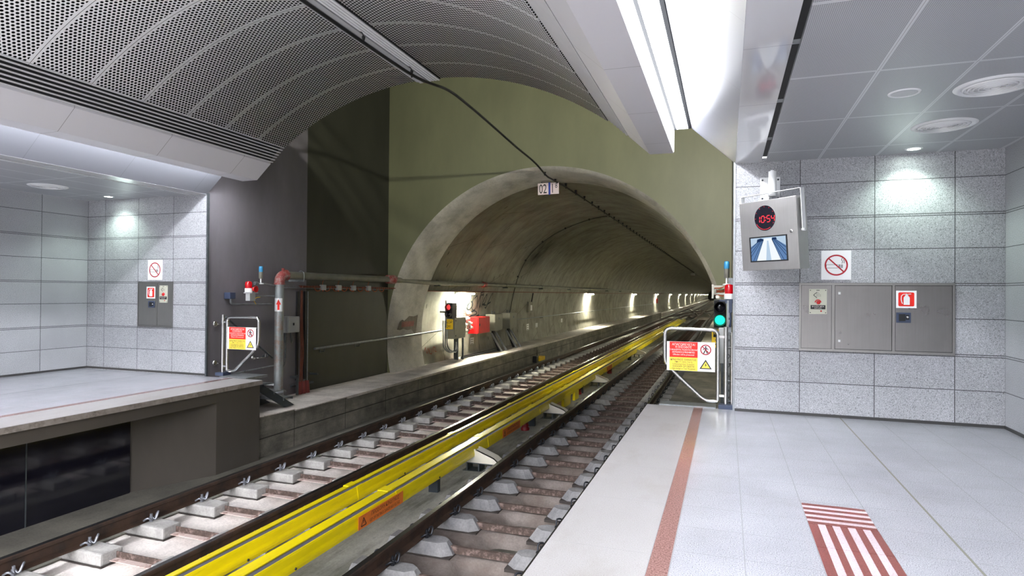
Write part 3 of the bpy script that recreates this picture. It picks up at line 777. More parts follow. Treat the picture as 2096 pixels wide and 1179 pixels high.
def wlabel(y0, y1, lb):
    t = thing('warning_label', lb, 'warning label', (-3.716, y0, ZT-.09), (0, 0, R(90)), 'labels on the third rail')
    w = y1-y0; m = MB().quad(0, -.072, w, .072, -.004, .003)
    part(t, 'plate', m, 'label_o')
    m = MB(); a = [(.05, -.045), (.15, -.045), (.10, .04)]
    for i in range(3): m.bar(a[i], a[(i+1) % 3], .012, -.0072, .001)
    m.bar((.10, .015), (.10, -.02), .012, -.0072, .001)
    text_mb(m, 'ΠΡΟΣΟΧΗ ΚΙΝΔΥΝΟΣ', w*.58, .030, .062, -.0075, sx=.95)
    text_mb(m, 'KEEP OFF THE TRACK. DANGER HIGH VOLTAGE', w*.57, -.034, .05, -.0075, sx=.60*w/.95)
    part(t, 'lettering', m, 'txt_br')
wlabel(5.70, 6.66, 'orange warning label with Greek and English lettering, nearest on the yellow board')
wlabel(10.2, 11.16, 'orange warning label on the yellow board, farther one beside the red insulator')
wlabel(20.2, 21.16, 'orange warning label on the yellow board, farthest one before the platform gate')
for k, y in enumerate((9.05, 13.35, 18.5, 27.6)):
    t = thing('rail_support_bracket', 'cream plastic third-rail bracket on a steel foot, %s of its row' % ('nearest', 'second', 'third', 'fourth')[k], 'bracket', (-3.6, y, ZS), group='third-rail brackets')
    z = ZS+.19
    m = MB()
    for yy in (y-.10, y+.085): m.prism([(-3.86, z), (-3.36, z), (-3.34, z+.05), (-3.40, z+.10), (-3.70, z+.21), (-3.82, z+.21)], 'Y', yy, yy+.018)
    m.prism([(-3.34, z), (-3.34, z+.05), (-3.40, z+.10), (-3.70, z+.21), (-3.71, z+.195), (-3.41, z+.085), (-3.36, z+.045), (-3.36, z)], 'Y', y-.10, y+.103)
    part(t, 'hood', m, 'cream')
    part(t, 'foot', MB().box(-3.86, y-.11, z-.012, -3.38, y+.11, z).box(-3.86, y-.11, ZS+.06, -3.84, y+.11, z).box(-3.66, y-.11, ZS+.06, -3.64, y+.11, z).box(-3.92, y-.12, ZS+.04, -3.6, y+.12, ZS+.065), 'galv_d')
for k, y in enumerate((12.0, 16.8, 21.6)):
    single('rail_insulator', MB().lathe([(.085, 0), (.09, .05), (.06, .075), (.085, .10), (.06, .13), (.07, .17), (.04, .19)], (-3.88, y, ZS+.055), seg=20), 'red_d',
           'dark red insulator under the yellow boards, %s of three' % ('nearest', 'second', 'farthest')[k], 'insulator', 'third-rail insulators', (-3.88, y, ZS+.055))
# yellow trackside marker box at the foot of the walkway
t = thing('trackside_box', 'small orange-yellow box on a dark clamp at the foot of the left walkway', 'box', (-7.42, 24.6, -1.3))
part(t, 'body', MB().box(-7.46, 24.3, -1.30, -7.22, 25.0, -1.14, .02), 'plate_y')
part(t, 'clamp', MB().box(-7.47, 24.05, -1.36, -7.30, 24.3, -1.08, .01).tube([(-7.45, 24.6, -1.15), (-7.455, 24.6, -.85)], .015, 6), 'blackm')

# ------------------------------------------------------------------ gates
def gate(flip, X, Yp, label):
    """tube gate with warning board; local frame x away from the hinge, facing -y"""
    t = thing('platform_gate', label, 'gate', (X, Yp, 0), (0, 0, 0))
    s = flip
    post = part(t, 'hinge_post', MB().cyl((0, 0, .06), (0, 0, 1.06), .028, 14).cyl((0, 0, 1.06), (0, 0, 1.075), .03, 14), 'chrome')
    part(post, 'hinge', MB().box(-.02, -.02, .93, s*.10, .02, .96).box(-.02, -.02, .15, s*.10, .02, .18), 'chrome')
    part(post, 'base_block', MB().box(-.09, -.08, .0, .09, .10, .055, .006), 'bluebox')
    f = fillet([(s*.10, 0, .10), (s*.10, 0, 1.03), (s*.785, 0, 1.04), (s*.785, 0, .56), (s*.26, 0, .085), (s*.10, 0, .085)], .085, 6)
    part(t, 'frame', MB().tube(f, .026, 14), 'chrome')
    xa, xb = (.135, .755)
    L, Rr = (xa*s, xb*s) if s > 0 else (xb*s, xa*s)
    w = Rr-L
    bd = part(t, 'sign_board', MB().quad(L, .475, Rr, .865, -.03, .004).box(L, -.03, .475, L+.03, .0, .49).box(Rr-.03, -.03, .85, Rr, 0, .865), 'sign_w')
    mx = L+w*.645
    part(bd, 'red_field', MB().quad(L+.035, .655, mx, .862, -.034, .001), 'sign_r')
    part(bd, 'yellow_field', MB().quad(L+.035, .478, mx, .655, -.034, .001), 'sign_y')
    cx = (L+.035+mx)/2
    m = MB()
    text_mb(m, 'ΑΠΑΓΟΡΕΥΕΤΑΙ', cx, .825, .040, -.0355); text_mb(m, 'Η ΕΙΣΟΔΟΣ', cx, .791, .040, -.0355)
    text_mb(m, 'Οι παραβάτες διώκονται ποινικά', cx, .757, .031, -.0355, sx=.78)
    text_mb(m, 'ENTRANCE IS PROHIBITED', cx, .722, .033, -.0355, sx=.74); text_mb(m, 'Offenders will be prosecuted', cx, .690, .031, -.0355, sx=.76)
    part(bd, 'red_field_lettering', m, 'txt_w')
    m = MB()
    text_mb(m, 'ΚΙΝΔΥΝΟΣ ΘΑΝΑΤΟΣ', cx, .622, .035, -.0355, sx=.92); text_mb(m, 'Από Υψηλή Τάση', cx, .592, .028, -.0355)
    text_mb(m, 'ή Διερχόμενους Συρμούς', cx, .562, .028, -.0355, sx=.85)
    text_mb(m, 'DANGER OF DEATH', cx, .532, .034, -.0355, sx=.9); text_mb(m, 'High Voltage or Train Movement', cx, .502, .028, -.0355, sx=.8)
    part(bd, 'yellow_field_lettering', m, 'sign_k')
    px = (mx+Rr)/2-.008
    m = MB().ring(px, .765, .056, .070, -.0342, .001)
    m.bar((px-.042, .807), (px+.042, .723), .012, -.0364, .001)
    part(bd, 'prohibition_ring', m, 'sign_dr')
    m = MB().disc(px, .803, .011, -.0345, .001, 14)
    m.flat([(px-.014, .79), (px+.014, .79), (px+.010, .755), (px-.010, .755)], -.0345, .001)
    m.bar((px-.006, .757), (px-.026, .716), .013, -.0345, .001).bar((px+.005, .757), (px+.022, .716), .013, -.0345, .001)
    m.bar((px-.013, .787), (px-.035, .762), .009, -.0345, .001).bar((px+.013, .787), (px+.034, .765), .009, -.0345, .001)
    part(bd, 'walking_figure', m, 'sign_k')
    m = MB().flat([(px-.078, .51), (px+.078, .51), (px, .635)], -.0342, .001); part(bd, 'hazard_triangle', m, 'sign_k')
    m = MB().flat([(px-.055, .522), (px+.055, .522), (px, .611)], -.0354, .001); part(bd, 'hazard_field', m, 'sign_y')
    m = MB().flat([(px+.010, .595), (px-.012, .56), (px+.001, .56), (px-.010, .530), (px+.014, .568), (px+.001, .568)], -.0366, .001); part(bd, 'lightning_bolt', m, 'sign_k')
    return t
g1 = gate(-1, -.005, 8.60, 'steel tube gate with red and yellow warning board at the right platform end')
part(g1, 'wall_post', MB().cyl((.075, .05, .03), (.075, .05, 1.0), .022, 12), 'chrome')
for z in (.09, .36, .60, .80, .97): part(g1, 'stand_off', MB().cyl((-.01, .02, z), (.10, .06, z), .012, 8), 'chrome')
g2 = gate(1, -8.436, 8.62, 'steel tube gate with red and yellow warning board at the left platform end')
m = MB()
for z in (.20, .90): m.cyl((0, 0, z), (-.17, .05, z), .014, 10).lathe([(.055, 0), (.055, .012), (.03, .02)], (-.228, .05, z), 'X', 18)
part(g2, 'wall_fixing', m, 'chrome')
def checker(x0, x1, y0, y1, lb):
    t = thing('threshold_plate', lb, 'metal plate', (x0, y0, 0))
    part(t, 'plate', MB().box(x0, y0, -.03, x1, y1, .012), 'galv')
    m = MB()
    for k in range(int((x1-x0)/.03)): m.box(x0+.004+k*.03, y0-.008, -.028, x0+.022+k*.03, y0, .010)
    part(t, 'serrated_edge', m, 'galv')
checker(-.86, -.13, 8.56, 8.84, 'serrated steel threshold plate under the gate at the right platform end')
checker(-8.30, -7.72, 8.41, 8.93, 'serrated steel landing plate under the gate at the left platform end')

# ------------------------------------------------------------------ right end wall
def nosmoke(x, z, w, h, label):
    t = thing('no_smoking_sign', label, 'sign', (x, YW, z), (0, 0, 0), 'no smoking signs')
    bd = part(t, 'board', MB().box(-w/2, -.014, -h/2, w/2, -.001, h/2), 'sign_w')
    r = w*.395
    m = MB().bar((-r*.30-.0, -.012), (r*.30, -.012), .001, -.0145, .0005)
    m = MB()
    for a in ((-.112, -.036, .018, -.032), (-.112, .004, .018, .008), (-.112, -.032, -.108, .004)): m.quad(*[v*w/.33 for v in a], -.0145, .0006)
    for q in (.026, .034, .045, .058, .066): m.quad(q*w/.33, -.036*w/.33, (q+.0055)*w/.33, .008*w/.33, -.0145, .0006)
    k = w/.33
    for p, q in (((.062, .02), (.072, .045)), ((.072, .045), (.058, .065)), ((.058, .065), (.066, .088)), ((.085, .022), (.09, .05)), ((.09, .05), (.078, .07))):
        m.bar((p[0]*k, p[1]*k), (q[0]*k, q[1]*k), .006, -.0145, .0006)
    part(t, 'cigarette_symbol', m, 'sign_k')
    m = MB().ring(0, 0, r-.018, r, -.0155, .0008).bar((-r*.69, r*.69), (r*.69, -r*.69), .016, -.0165, .0008)
    part(t, 'prohibition_ring', m, 'sign_dr')
nosmoke(1.272, 1.875, .328, .360, 'white no smoking sign on the right wall beside the hanging clock unit')
nosmoke(-9.87, 1.870, .345, .370, 'white no smoking sign on the left wall above the narrow steel cabinet')
def extinguisher_sticker(par, x, z, w, h, y):
    s = part(par, 'extinguisher_sticker', MB().quad(x-w/2, z-h/2, x+w/2, z+h/2, y, .001), 'sign_w')
    a, b_ = w*.39, h*.40
    m = MB()
    pr = [(x+dx*a*.0+(a-.015)*sx+.015*math.cos(t_), z+(b_-.015)*sz+.015*math.sin(t_)) for sx, sz, a0 in ((1, 1, 0), (-1, 1, PI/2), (-1, -1, PI), (1, -1, 1.5*PI)) for dx in (0,) for t_ in [a0+PI/2*i/5 for i in range(6)]]
    m.flat(pr, y-.001, .0008); part(s, 'red_field', m, 'sign_r')
    m = MB(); u = h/.21
    m.flat([(x-.028*u, z-.066*u), (x+.036*u, z-.066*u), (x+.036*u, z+.022*u), (x+.022*u, z+.042*u), (x+.016*u, z+.055*u), (x-.008*u, z+.055*u), (x-.014*u, z+.042*u), (x-.028*u, z+.022*u)], y-.0018, .0008)
    m.bar((x-.002*u, z+.058*u), (x+.05*u, z+.066*u), .010*u, y-.0018, .0008).bar((x-.004*u, z+.066*u), (x+.02*u, z+.058*u), .012*u, y-.0018, .0008)
    pts = [(x-.004*u, z+.064*u), (x-.034*u, z+.060*u), (x-.052*u, z+.040*u), (x-.054*u, z), (x-.046*u, z-.04*u), (x-.038*u, z-.052*u)]
    for i in range(5): m.bar(pts[i], pts[i+1], .009*u, y-.0018, .0008)
    part(s, 'extinguisher_symbol', m, 'sign_w')
def intercom(par, x, z, y):
    s = part(par, 'intercom', MB().box(x-.10, y-.006, z-.155, x+.10, y, z+.155, .002), 'beige')
    m = MB().box(x-.083, y-.0085, z-.095, x+.083, y-.006, z-.045)
    for sx in (-1, 1):
        for sz in (-1, 1): m.disc(x+sx*.085, z+sz*.138, .006, y-.0065, .001, 10)
    for i in range(4):
        for j in range(4-abs(i-1)): m.disc(x-.015+i*.014, z+.085+(j-1.2)*.015, .0035, y-.0065, .0008, 8)
    m.bar((x-.05, z+.08), (x-.012, z+.115), .007, y-.0065, .0008).bar((x-.05, z+.08), (x-.012, z+.045), .007, y-.0065, .0008)
    m.quad(x-.018, z+.135, x+.018, z+.142, y-.0065, .0008)
    part(s, 'speaker_grille', m, 'sign_k')
    m = MB().lathe([(.022, 0), (.022, -.014), (.016, -.018), (0, -.018)], (x+.004, y-.006, z-.012), 'Y', 20).ring(x, z-.012, .026, .038, y-.0062, .002, 18, 0, PI)
    m.disc(x+.035, z-.118, .010, y-.0062, .002, 12)
    part(s, 'call_button', m, 'red')
    m = MB(); text_mb(m, 'ΚΛΗΣΗ ΚΕΑ', x, z-.062, .024, y-.009); text_mb(m, 'SOS CALL', x, z-.082, .019, y-.009)
    part(s, 'lettering', m, 'txt_w')
def latch(par, x, z, y, w, h):
    s = part(par, 'latch', MB().box(x-w/2, y-.010, z-h/2, x+w/2, y, z+h/2, .004), 'bluebox')
    part(s, 'latch_cover', MB().box(x-w*.32, y-.014, z-h*.34, x+w*.12, y-.010, z+h*.34, .001).box(x+w*.14, y-.013, z-h*.2, x+w*.38, y-.010, z+h*.28), 'blackm')
    part(s, 'lock', MB().lathe([(.013, 0), (.013, -.008), (.008, -.010), (0, -.010)], (x+w*.26, y-.012, z+h*.05), 'Y', 14), 'chrome')
t = thing('equipment_cabinet', 'wide stainless steel wall cabinet with intercom and two doors on the right wall', 'cabinet', (1.68, YW, .815))
fr = MB(); ya, yb = YW-.022, YW+.0
for q in ((.858, 1.628, 2.51, 1.655), (.858, .812, 2.51, .842), (.858, .84, .88, 1.63), (2.485, .84, 2.51, 1.63), (1.224, .84, 1.256, 1.63), (1.873, .84, 1.902, 1.63)):
    fr.box(q[0], ya, q[1], q[2], yb, q[3])
part(t, 'frame', fr, 'steel_d')
part(t, 'gap_backing', MB().box(.87, YW-.004, .83, 2.5, YW, 1.64), 'blackm')
p1 = part(t, 'intercom_panel', MB().box(.884, YW-.020, .846, 1.22, YW-.004, 1.624), 'steel')
intercom(p1, 1.07, 1.425, YW-.020)
part(p1, 'cover_plate', MB().box(.975, YW-.0225, .905, 1.175, YW-.020, 1.19, .001), 'steel')
p2 = part(t, 'door', MB().box(1.261, YW-.021, .847, 1.868, YW-.004, 1.623, .002), 'steel')
for z in (1.53, .945): part(p2, 'lock', MB().box(1.295, YW-.023, z-.014, 1.321, YW-.021, z+.014).lathe([(.008, 0), (.008, -.004), (0, -.004)], (1.308, YW-.023, z), 'Y', 12), 'white_pl')
p3 = part(t, 'door', MB().box(1.907, YW-.021, .847, 2.481, YW-.004, 1.623, .002), 'steel')
extinguisher_sticker(p3, 2.018, 1.462, .211, .207, YW-.021)
latch(p3, 1.989, 1.244, YW-.021, .152, .122)
t = thing('equipment_cabinet', 'narrow stainless steel wall cabinet with fire extinguisher sticker on the left wall', 'cabinet', (-9.86, YW, .83))
fr = MB()
for q in ((-10.28, 1.63, -9.436, 1.652), (-10.28, .83, -9.436, .852), (-10.28, .85, -10.26, 1.632), (-9.456, .85, -9.436, 1.632), (-9.815, .85, -9.795, 1.632)):
    fr.box(q[0], YW-.022, q[1], q[2], YW, q[3])
part(t, 'frame', fr, 'steel_d')
part(t, 'gap_backing', MB().box(-10.27, YW-.004, .84, -9.45, YW, 1.64), 'blackm')
p2 = part(t, 'door', MB().box(-10.256, YW-.020, .856, -9.82, YW-.004, 1.628, .002), 'steel_d')
extinguisher_sticker(p2, -9.952, 1.455, .21, .215, YW-.020); latch(p2, -9.93, 1.24, YW-.020, .15, .12)
p1 = part(t, 'intercom_panel', MB().box(-9.79, YW-.020, .856, -9.46, YW-.004, 1.628, .002), 'steel_d'); intercom(p1, -9.645, 1.43, YW-.020)

# hanging clock and monitor
CW, CH, CD = .808, .832, .17
t = thing('clock_monitor', 'hanging steel unit with red digital clock and camera screen on the right wall', 'clock', (.463, 7.9, 2.214), (R(5), 0, R(-43.2)))
hs = part(t, 'housing', MB().box(-CW/2, 0, -CH/2, CW/2, CD, CH/2, .004), 'steel_m')
m = MB().quad(-CW/2+.004, -CH/2+.004, CW/2-.004, CH/2-.004, 0, .003); dr = part(t, 'door', m, 'steel_m')
part(dr, 'lock', MB().lathe([(.020, 0), (.020, -.006), (.012, -.008), (0, -.008)], (.325, -.003, .02), 'Y', 18), 'chrome')
ck = part(t, 'clock_face', MB().disc(-.03, .205, .150, -.003, .003, 44), 'glasspanel')
m = MB()
def seg7(mb, d, x, z, w, h):
    S = {'0': 'abcdef', '1': 'bc', '4': 'fgbc', '5': 'afgcd'}[d]; e = .010; q = w/2
    P = {'a': ((-q, h), (q, h)), 'b': ((q, h), (q, 0)), 'c': ((q, 0), (q, -h)), 'd': ((-q, -h), (q, -h)), 'e': ((-q, 0), (-q, -h)), 'f': ((-q, h), (-q, 0)), 'g': ((-q, 0), (q, 0))}
    for s_ in S:
        (a, b1), (c, d1) = P[s_]; dx = Vector((c-a, d1-b1)).normalized()*.005
        mb.bar((x+a+dx.x+b1*.08, z+b1+dx.y), (x+c-dx.x+d1*.08, z+d1-dx.y), e, -.0065, .001)
for d, x in (('1', -.126), ('0', -.058), ('5', .022), ('4', .085)): seg7(m, d, x, .193, .044, .037)
m.disc(-.018, .210, .0055, -.0065, .001, 10).disc(-.018, .178, .0055, -.0065, .001, 10)
part(ck, 'time_digits', m, 'led')
m = MB()
for k in range(60):
    a = PI/2-2*PI*k/60
    if 26 <= k <= 40 or k % 5 == 0: m.disc(-.03+.135*math.cos(a), .205+.135*math.sin(a), .0042, -.0065, .001, 8)
part(ck, 'seconds_ring', m, 'led')
sc = part(t, 'screen', MB().quad(-.275, -.315, .265, -.01, -.003, .003), 'blackm')
def sq(a): return (-.255+.50*a[0], -.300+.275*a[1])
m = MB()
for poly, mi, y in (([(0, 0), (1, 0), (1, 1), (0, 1)], 0, .0062), ([(.17, 0), (.83, 0), (.60, .95), (.40, .95)], 1, .0068),
    ([(0, 0), (.15, 0), (.385, .9), (.30, .92), (0, .62)], 2, .0068), ([(1, 0), (.87, 0), (.615, .9), (.70, .92), (1, .60)], 2, .0068),
    ([(.18, .80), (.20, .93), (.30, .97), (.38, .93), (.37, .86)], 3, .0074), ([(.62, .88), (.63, .97), (.74, .97), (.76, .88)], 3, .0074),
    ([(.43, 0), (.58, 0), (.52, .85), (.48, .85)], 0, .0074)):
    m.flat([sq(p) for p in poly], -y, .0004, mi)
for a, b1 in (((0, .20), (.33, .88)), ((0, .36), (.31, .89)), ((0, .55), (.29, .90)), ((.06, 0), (.36, .88)), ((1, .18), (.67, .88)), ((1, .34), (.69, .89)), ((1, .52), (.71, .90)), ((.93, 0), (.64, .88)), ((.86, 0), (.62, .9)), ((.14, 0), (.385, .9))):
    m.bar(sq(a), sq(b1), .006, -.0080, .0004, 3)
part(sc, 'picture', m, ['scr1', 'scr2', 'scr3', 'scr4'])
yk = MB()
yk.box(-CW/2-.02, .05, CH/2-.02, -CW/2-.012, .11, CH/2+.09).box(-CW/2-.02, .05, CH/2+.082, CW/2+.028, .11, CH/2+.09).box(CW/2+.02, .05, .02, CW/2+.028, .11, CH/2+.09)
yk.cyl((CW/2, .08, .03), (CW/2+.04, .08, .03), .018, 12)
part(t, 'yoke', yk, 'white_pl')
m = MB().cyl((.07, .08, CH/2+.05), (.07, .08, CH/2+.22), .032, 16).box(.045, .08, CH/2+.10, .095, .34, CH/2+.16)
m.box(-.06, .33, CH/2-.02, .20, .345, CH/2+.26)
# the bracket stands against the wall, so it is undone from the unit's own turn
bk = thing('wall_bracket', 'white wall bracket carrying the hanging clock unit', 'bracket', (.525, YW, 2.9))
m = MB().box(.40, YW-.012, 2.70, .635, YW, 3.0, .003)
part(bk, 'back_plate', m, 'white_pl')
part(bk, 'arm', MB().box(.485, YW-.42, 2.78, .545, YW-.01, 2.84).prism([(YW-.012, 2.70), (YW-.25, 2.78), (YW-.012, 2.78)], 'X', .50, .53), 'white_pl')
part(bk, 'pivot', MB().cyl((.515, 8.02, 2.69), (.515, 8.02, 2.99), .045, 18).cyl((.515, 8.02, 2.99), (.515, 8.02, 3.005), .02, 12), 'white_pl')
m = MB()
for x in (.425, .61):
    for z in (2.73, 2.965): m.lathe([(.012, -.012), (.012, -.02), (0, -.02)], (x, YW, z), 'Y', 10)
part(bk, 'bolt', m, 'galv_d')

# ------------------------------------------------------------------ kit beside the right gate
t = thing('strut_post', 'perforated steel strut post with grey boxes behind the right gate', 'post', (.05, 9.15, -.74))
sp = MB().box(.005, 9.10, -.74, .065, 9.11, 1.42).box(.005, 9.11, -.74, .012, 9.15, 1.42).box(.058, 9.11, -.74, .065, 9.15, 1.42)
part(t, 'channel', sp, 'galv')
m = MB()
for k in range(20): m.box(.030, 9.098, -.65+.1*k, .040, 9.1005, -.62+.1*k)
part(t, 'slots', m, 'blackm')
bx = part(t, 'grey_box', MB().box(-.10, 9.0, .55, .005, 9.08, 1.04, .006), 'greybox')
bx = part(t, 'switch_box', MB().box(-.03, 8.98, .42, .075, 9.07, .74, .006), 'greybox')
part(bx, 'hook', MB().tube(smooth_path([(.01, 8.978, .66), (.03, 8.972, .68), (.045, 8.972, .65), (.02, 8.972, .62)], 4), .004, 6).tube(smooth_path([(.01, 8.978, .54), (.03, 8.972, .56), (.045, 8.972, .53), (.02, 8.972, .50)], 4), .004, 6), 'blackm')
part(t, 'cable_duct', MB().box(.03, 9.03, 1.25, .075, 9.10, 1.44, .005).tube(smooth_path([(.05, 9.06, 1.25), (.055, 9.07, 1.15), (.045, 9.09, 1.05)], 4), .014, 8), 'bluebox')
def beacon_red(x, y, z, horn, label):
    t = thing('red_beacon', label, 'beacon', (x, y, z))
    part(t, 'base', MB().lathe([(.068, 0), (.068, .07), (.062, .075)], (x, y, z), seg=20), 'white_pl')
    part(t, 'dome', MB().lathe([(.064, .075), (.066, .15), (.058, .19), (.035, .205), (0, .21)], (x, y, z), seg=20), 'red_lens')
    if horn:
        part(t, 'horn', MB().lathe([(.03, 0), (.035, .04), (.062, .10), (.055, .10), (.02, .05), (0, .05)], (x+.03, y+.05, z+.06), 'X', 18), 'red')
        part(t, 'mount', MB().box(x-.07, y-.05, z-.02, x+.12, y+.12, z).box(x-.03, y-.04, z-.16, x+.07, y+.10, z-.02), 'greybox')
        part(t, 'arm', MB().cyl((x, y+.10, z-.07), (x, 9.92, z-.07), .016, 10), 'galv')
    else:
        part(t, 'mount', MB().box(x-.05, y-.03, z-.06, x+.05, y+.12, z).box(x-.13, y, z-.035, x-.05, y+.03, z-.015), 'bluebox')
beacon_red(.035, 9.15, 1.44, False, 'red beacon lamp on the post behind the right gate')
beacon_red(-8.43, 9.22, 1.475, True, 'red beacon lamp with red horn on the dark left wall')
def beacon_blue(x, y, z, label, arm):
    t = thing('blue_lamp', label, 'lamp', (x, y, z))
    part(t, 'stem', MB().cyl((x, y, z), (x, y, z+.08), .014, 10).lathe([(.06, 0), (.05, .012), (.016, .02)], (x, y, z-.02), seg=18), 'white_pl')
    part(t, 'body', MB().lathe([(.03, 0), (.038, .008), (.038, .13)], (x, y, z+.08), seg=18), 'greymid')
    part(t, 'lens', MB().lathe([(.038, .13), (.039, .20), (.034, .235), (0, .24)], (x, y, z+.08), seg=18), 'blue_lens')
    part(t, 'arm', arm, 'galv')
beacon_blue(.0, 9.3, 1.66, 'blue lamp on a stem above the right gate post', MB().tube([(.0, 9.3, 1.64), (.06, 9.33, 1.64), (.10, 9.34, 1.64)], .016, 8).box(.02, 9.32, 1.56, .085, 9.40, 1.74))
beacon_blue(-8.42, 9.525, 1.655, 'blue lamp on a stem beside the tall pipe on the left', MB().tube(fillet([(-8.42, 9.41, 1.645), (-8.42, 9.6, 1.645), (-8.42, 9.92, 1.60)], .06), .018, 8).lathe([(.035, 0), (.035, .06)], (-8.42, 9.36, 1.645), 'Y', 14))
def signal(x, y, z, lit, other, lm, label, plate, pl2):
    t = thing('track_signal', label, 'signal', (x, y, z))
    part(t, 'case', MB().box(x-.10, y, z-.24, x+.10, y+.34, z+.24, .012), 'blackm')
    for s_, k in ((1, 'red'), (-1, 'green')):
        h = part(t, 'hood', MB().tube([(x, y-.14, z+s_*.11), (x, y, z+s_*.11)], [.098, .092], 20, caps=False), 'blackm')
        part(h, 'lens', MB().lathe([(.082, -.012), (.05, -.03), (0, -.036)], (x, y, z+s_*.11), 'Y', 24), lm if k == lit else 'glasspanel')
    p = part(t, 'number_plate', MB().box(x-.13, y-.02, z-.58, x+.13, y, z-.27, .003), 'plate_y')
    p['label'] = 'yellow number plate'
    m = MB(); text_mb(m, plate, x, z-.36, .13, y-.021, sx=.85)
    if pl2: text_mb(m, pl2, x, z-.49, .13, y-.021, sx=.85)
    part(p, 'number_lettering', m, 'sign_k')
    return t
sg = signal(-.105, 11.0, 1.18, 'green', None, 'sig_green', 'track signal showing green with yellow plate, beyond the right gate', 'ΚΟΡ', '242')
part(sg, 'mast', MB().box(-.09, 11.05, -.74, -.03, 11.11, .95), 'galv_d')
t = thing('cable_cluster', 'pale tangle of valves and cables on a bracket left of the right beacon', 'valve cluster', (-.11, 10.2, 1.5))
m = MB(); rr = random.Random(3)
for k in range(7):
    p = Vector((-.16+rr.uniform(-.05, .05), 10.2+rr.uniform(-.1, .1), 1.55+rr.uniform(-.07, .07)))
    m.tube(smooth_path([p, p+Vector((.08, 0, rr.uniform(-.04, .05))), p+Vector((.16, .02, rr.uniform(-.06, .06))), p+Vector((.22, .05, rr.uniform(-.03, .03)))], 4), .009, 6)
part(t, 'cable', m, 'orange')
part(t, 'bracket', MB().box(-.22, 10.15, 1.44, -.19, 10.3, 1.66).box(-.20, 10.18, 1.60, .10, 10.22, 1.645).box(-.2, 10.2, 1.50, .10, 10.24, 1.53), 'cream')
part(t, 'valve', MB().lathe([(.03, 0), (.035, .04), (.02, .05)], (-.13, 10.15, 1.44), seg=14).lathe([(.025, 0), (.03, .05), (.02, .06)], (-.18, 10.2, 1.52), seg=14), 'cream')

# ------------------------------------------------------------------ kit on the dark left wall
t = thing('fire_main', 'large galvanised fire main with red elbow, rising at the stairs and running into the tunnel', 'pipe', (-8.38, 10.0, -.6))
part(t, 'riser', MB().cyl((-8.38, 10.0, -.66), (-8.38, 10.0, 1.68), .085, 24), 'pipe')
el = [(-8.38, 10.0, 1.66)]+[(-8.38, 10.0+.15*(1-math.cos(R(9*k))), 1.67+.15*math.sin(R(9*k))) for k in range(11)]+[(-8.38, 10.17, 1.82)]
part(t, 'elbow', MB().tube(el, .102, 22).lathe([(.112, 0), (.112, .03)], (-8.38, 10.0, 1.63), seg=22).lathe([(.112, 0), (.112, .03)], (-8.38, 10.16, 1.82), 'Y', 22).cyl((-8.38, 10.1, 1.88), (-8.38, 10.1, 1.96), .03, 10), 'redpipe', 'flaking red elbow')
part(t, 'horizontal_run', MB().cyl((-8.38, 10.18, 1.82), (-8.38, 14.3, 1.835), .078, 22), 'pipe_t')
part(t, 'tunnel_run', MB().tube([(-8.38, 14.3, 1.835), (-8.31, 16.6, 1.79), (-8.33, 22, 1.80), (-8.33, 200, 1.80)], .07, 16), 'pipe_t')
part(t, 'coupling', MB().lathe([(.085, 0), (.115, .02), (.115, .12), (.095, .14), (.095, .2), (.115, .22), (.115, .34), (.085, .36)], (-8.38, 14.1, 1.834), 'Y', 22), 'redpipe', 'red coupling at the tunnel mouth')
part(t, 'coupling', MB().lathe([(.075, 0), (.098, .02), (.098, .30), (.075, .32)], (-8.325, 20.6, 1.80), 'Y', 18), 'redpipe')
part(t, 'foot_flange', MB().lathe([(.15, 0), (.15, .025), (.1, .035), (.095, .06)], (-8.38, 10.0, -.50), seg=22).lathe([(.1, 0), (.1, .15)], (-8.38, 10.0, -.665), seg=22), 'galv')
lb = part(t, 'arrow_label', MB().add([(-8.38+.0865*math.cos(a), 10.0+.0865*math.sin(a), z) for z in (1.10, 1.36) for a in [R(-140+i*11) for i in range(13)]], [(i, i+1, 14+i, 13+i) for i in range(12)], True), 'sign_w')
m = MB()
for i in range(18):
    q0, q1 = -.048+.096*i/18, -.048+.096*(i+1)/18
    zb = 1.13 if abs(q0+q1)/2 < .021 else 1.235
    P = lambda q, z: (-8.38+.0885*math.cos(R(-60)+q/.0885), 10.0+.0885*math.sin(R(-60)+q/.0885), z)
    m.add([P(q0, zb), P(q1, zb), P(q1, 1.345-abs(q1)*2.3), P(q0, 1.345-abs(q0)*2.3)], [(0, 1, 2, 3)])
part(lb, 'red_arrow', m, 'sign_r')
part(t, 'pipe_hanger', MB().box(-8.67, 10.62, 1.70, -8.30, 10.66, 1.74).tube(smooth_path([(-8.30, 10.64, 1.72), (-8.29, 10.64, 1.85), (-8.33, 10.64, 1.91), (-8.40, 10.64, 1.92), (-8.5, 10.64, 1.85)], 4), .007, 6), 'galv')
for y in (16.9, 23, 28, 33.5, 39, 45, 51, 57):
    part(t, 'pipe_hanger', MB().box(-8.62, y, 1.69, -8.22, y+.05, 1.73).lathe([(.078, 0), (.078, .04)], (-8.33, y, 1.80), 'Y', 14), 'galv_d')
t = thing('conduit_socket', 'blue-grey socket box on a bent conduit near the left gate', 'socket', (-8.56, 8.94, 1.41))
part(t, 'box', MB().box(-8.66, 8.86, 1.35, -8.52, 9.0, 1.47, .012), 'bluebox')
part(t, 'conduit', MB().tube(fillet([(-8.57, 8.93, 1.36), (-8.57, 8.93, 1.265), (-8.57, 9.10, 1.25), (-8.57, 10.0, 1.245)], .06), .02, 10), 'galv')
part(t, 'earth_wire', MB().tube(smooth_path([(-8.55, 9.55, 1.25), (-8.55, 9.5, 1.31), (-8.55, 9.56, 1.37), (-8.55, 9.66, 1.38)], 5), .006, 6), 'plate_y')
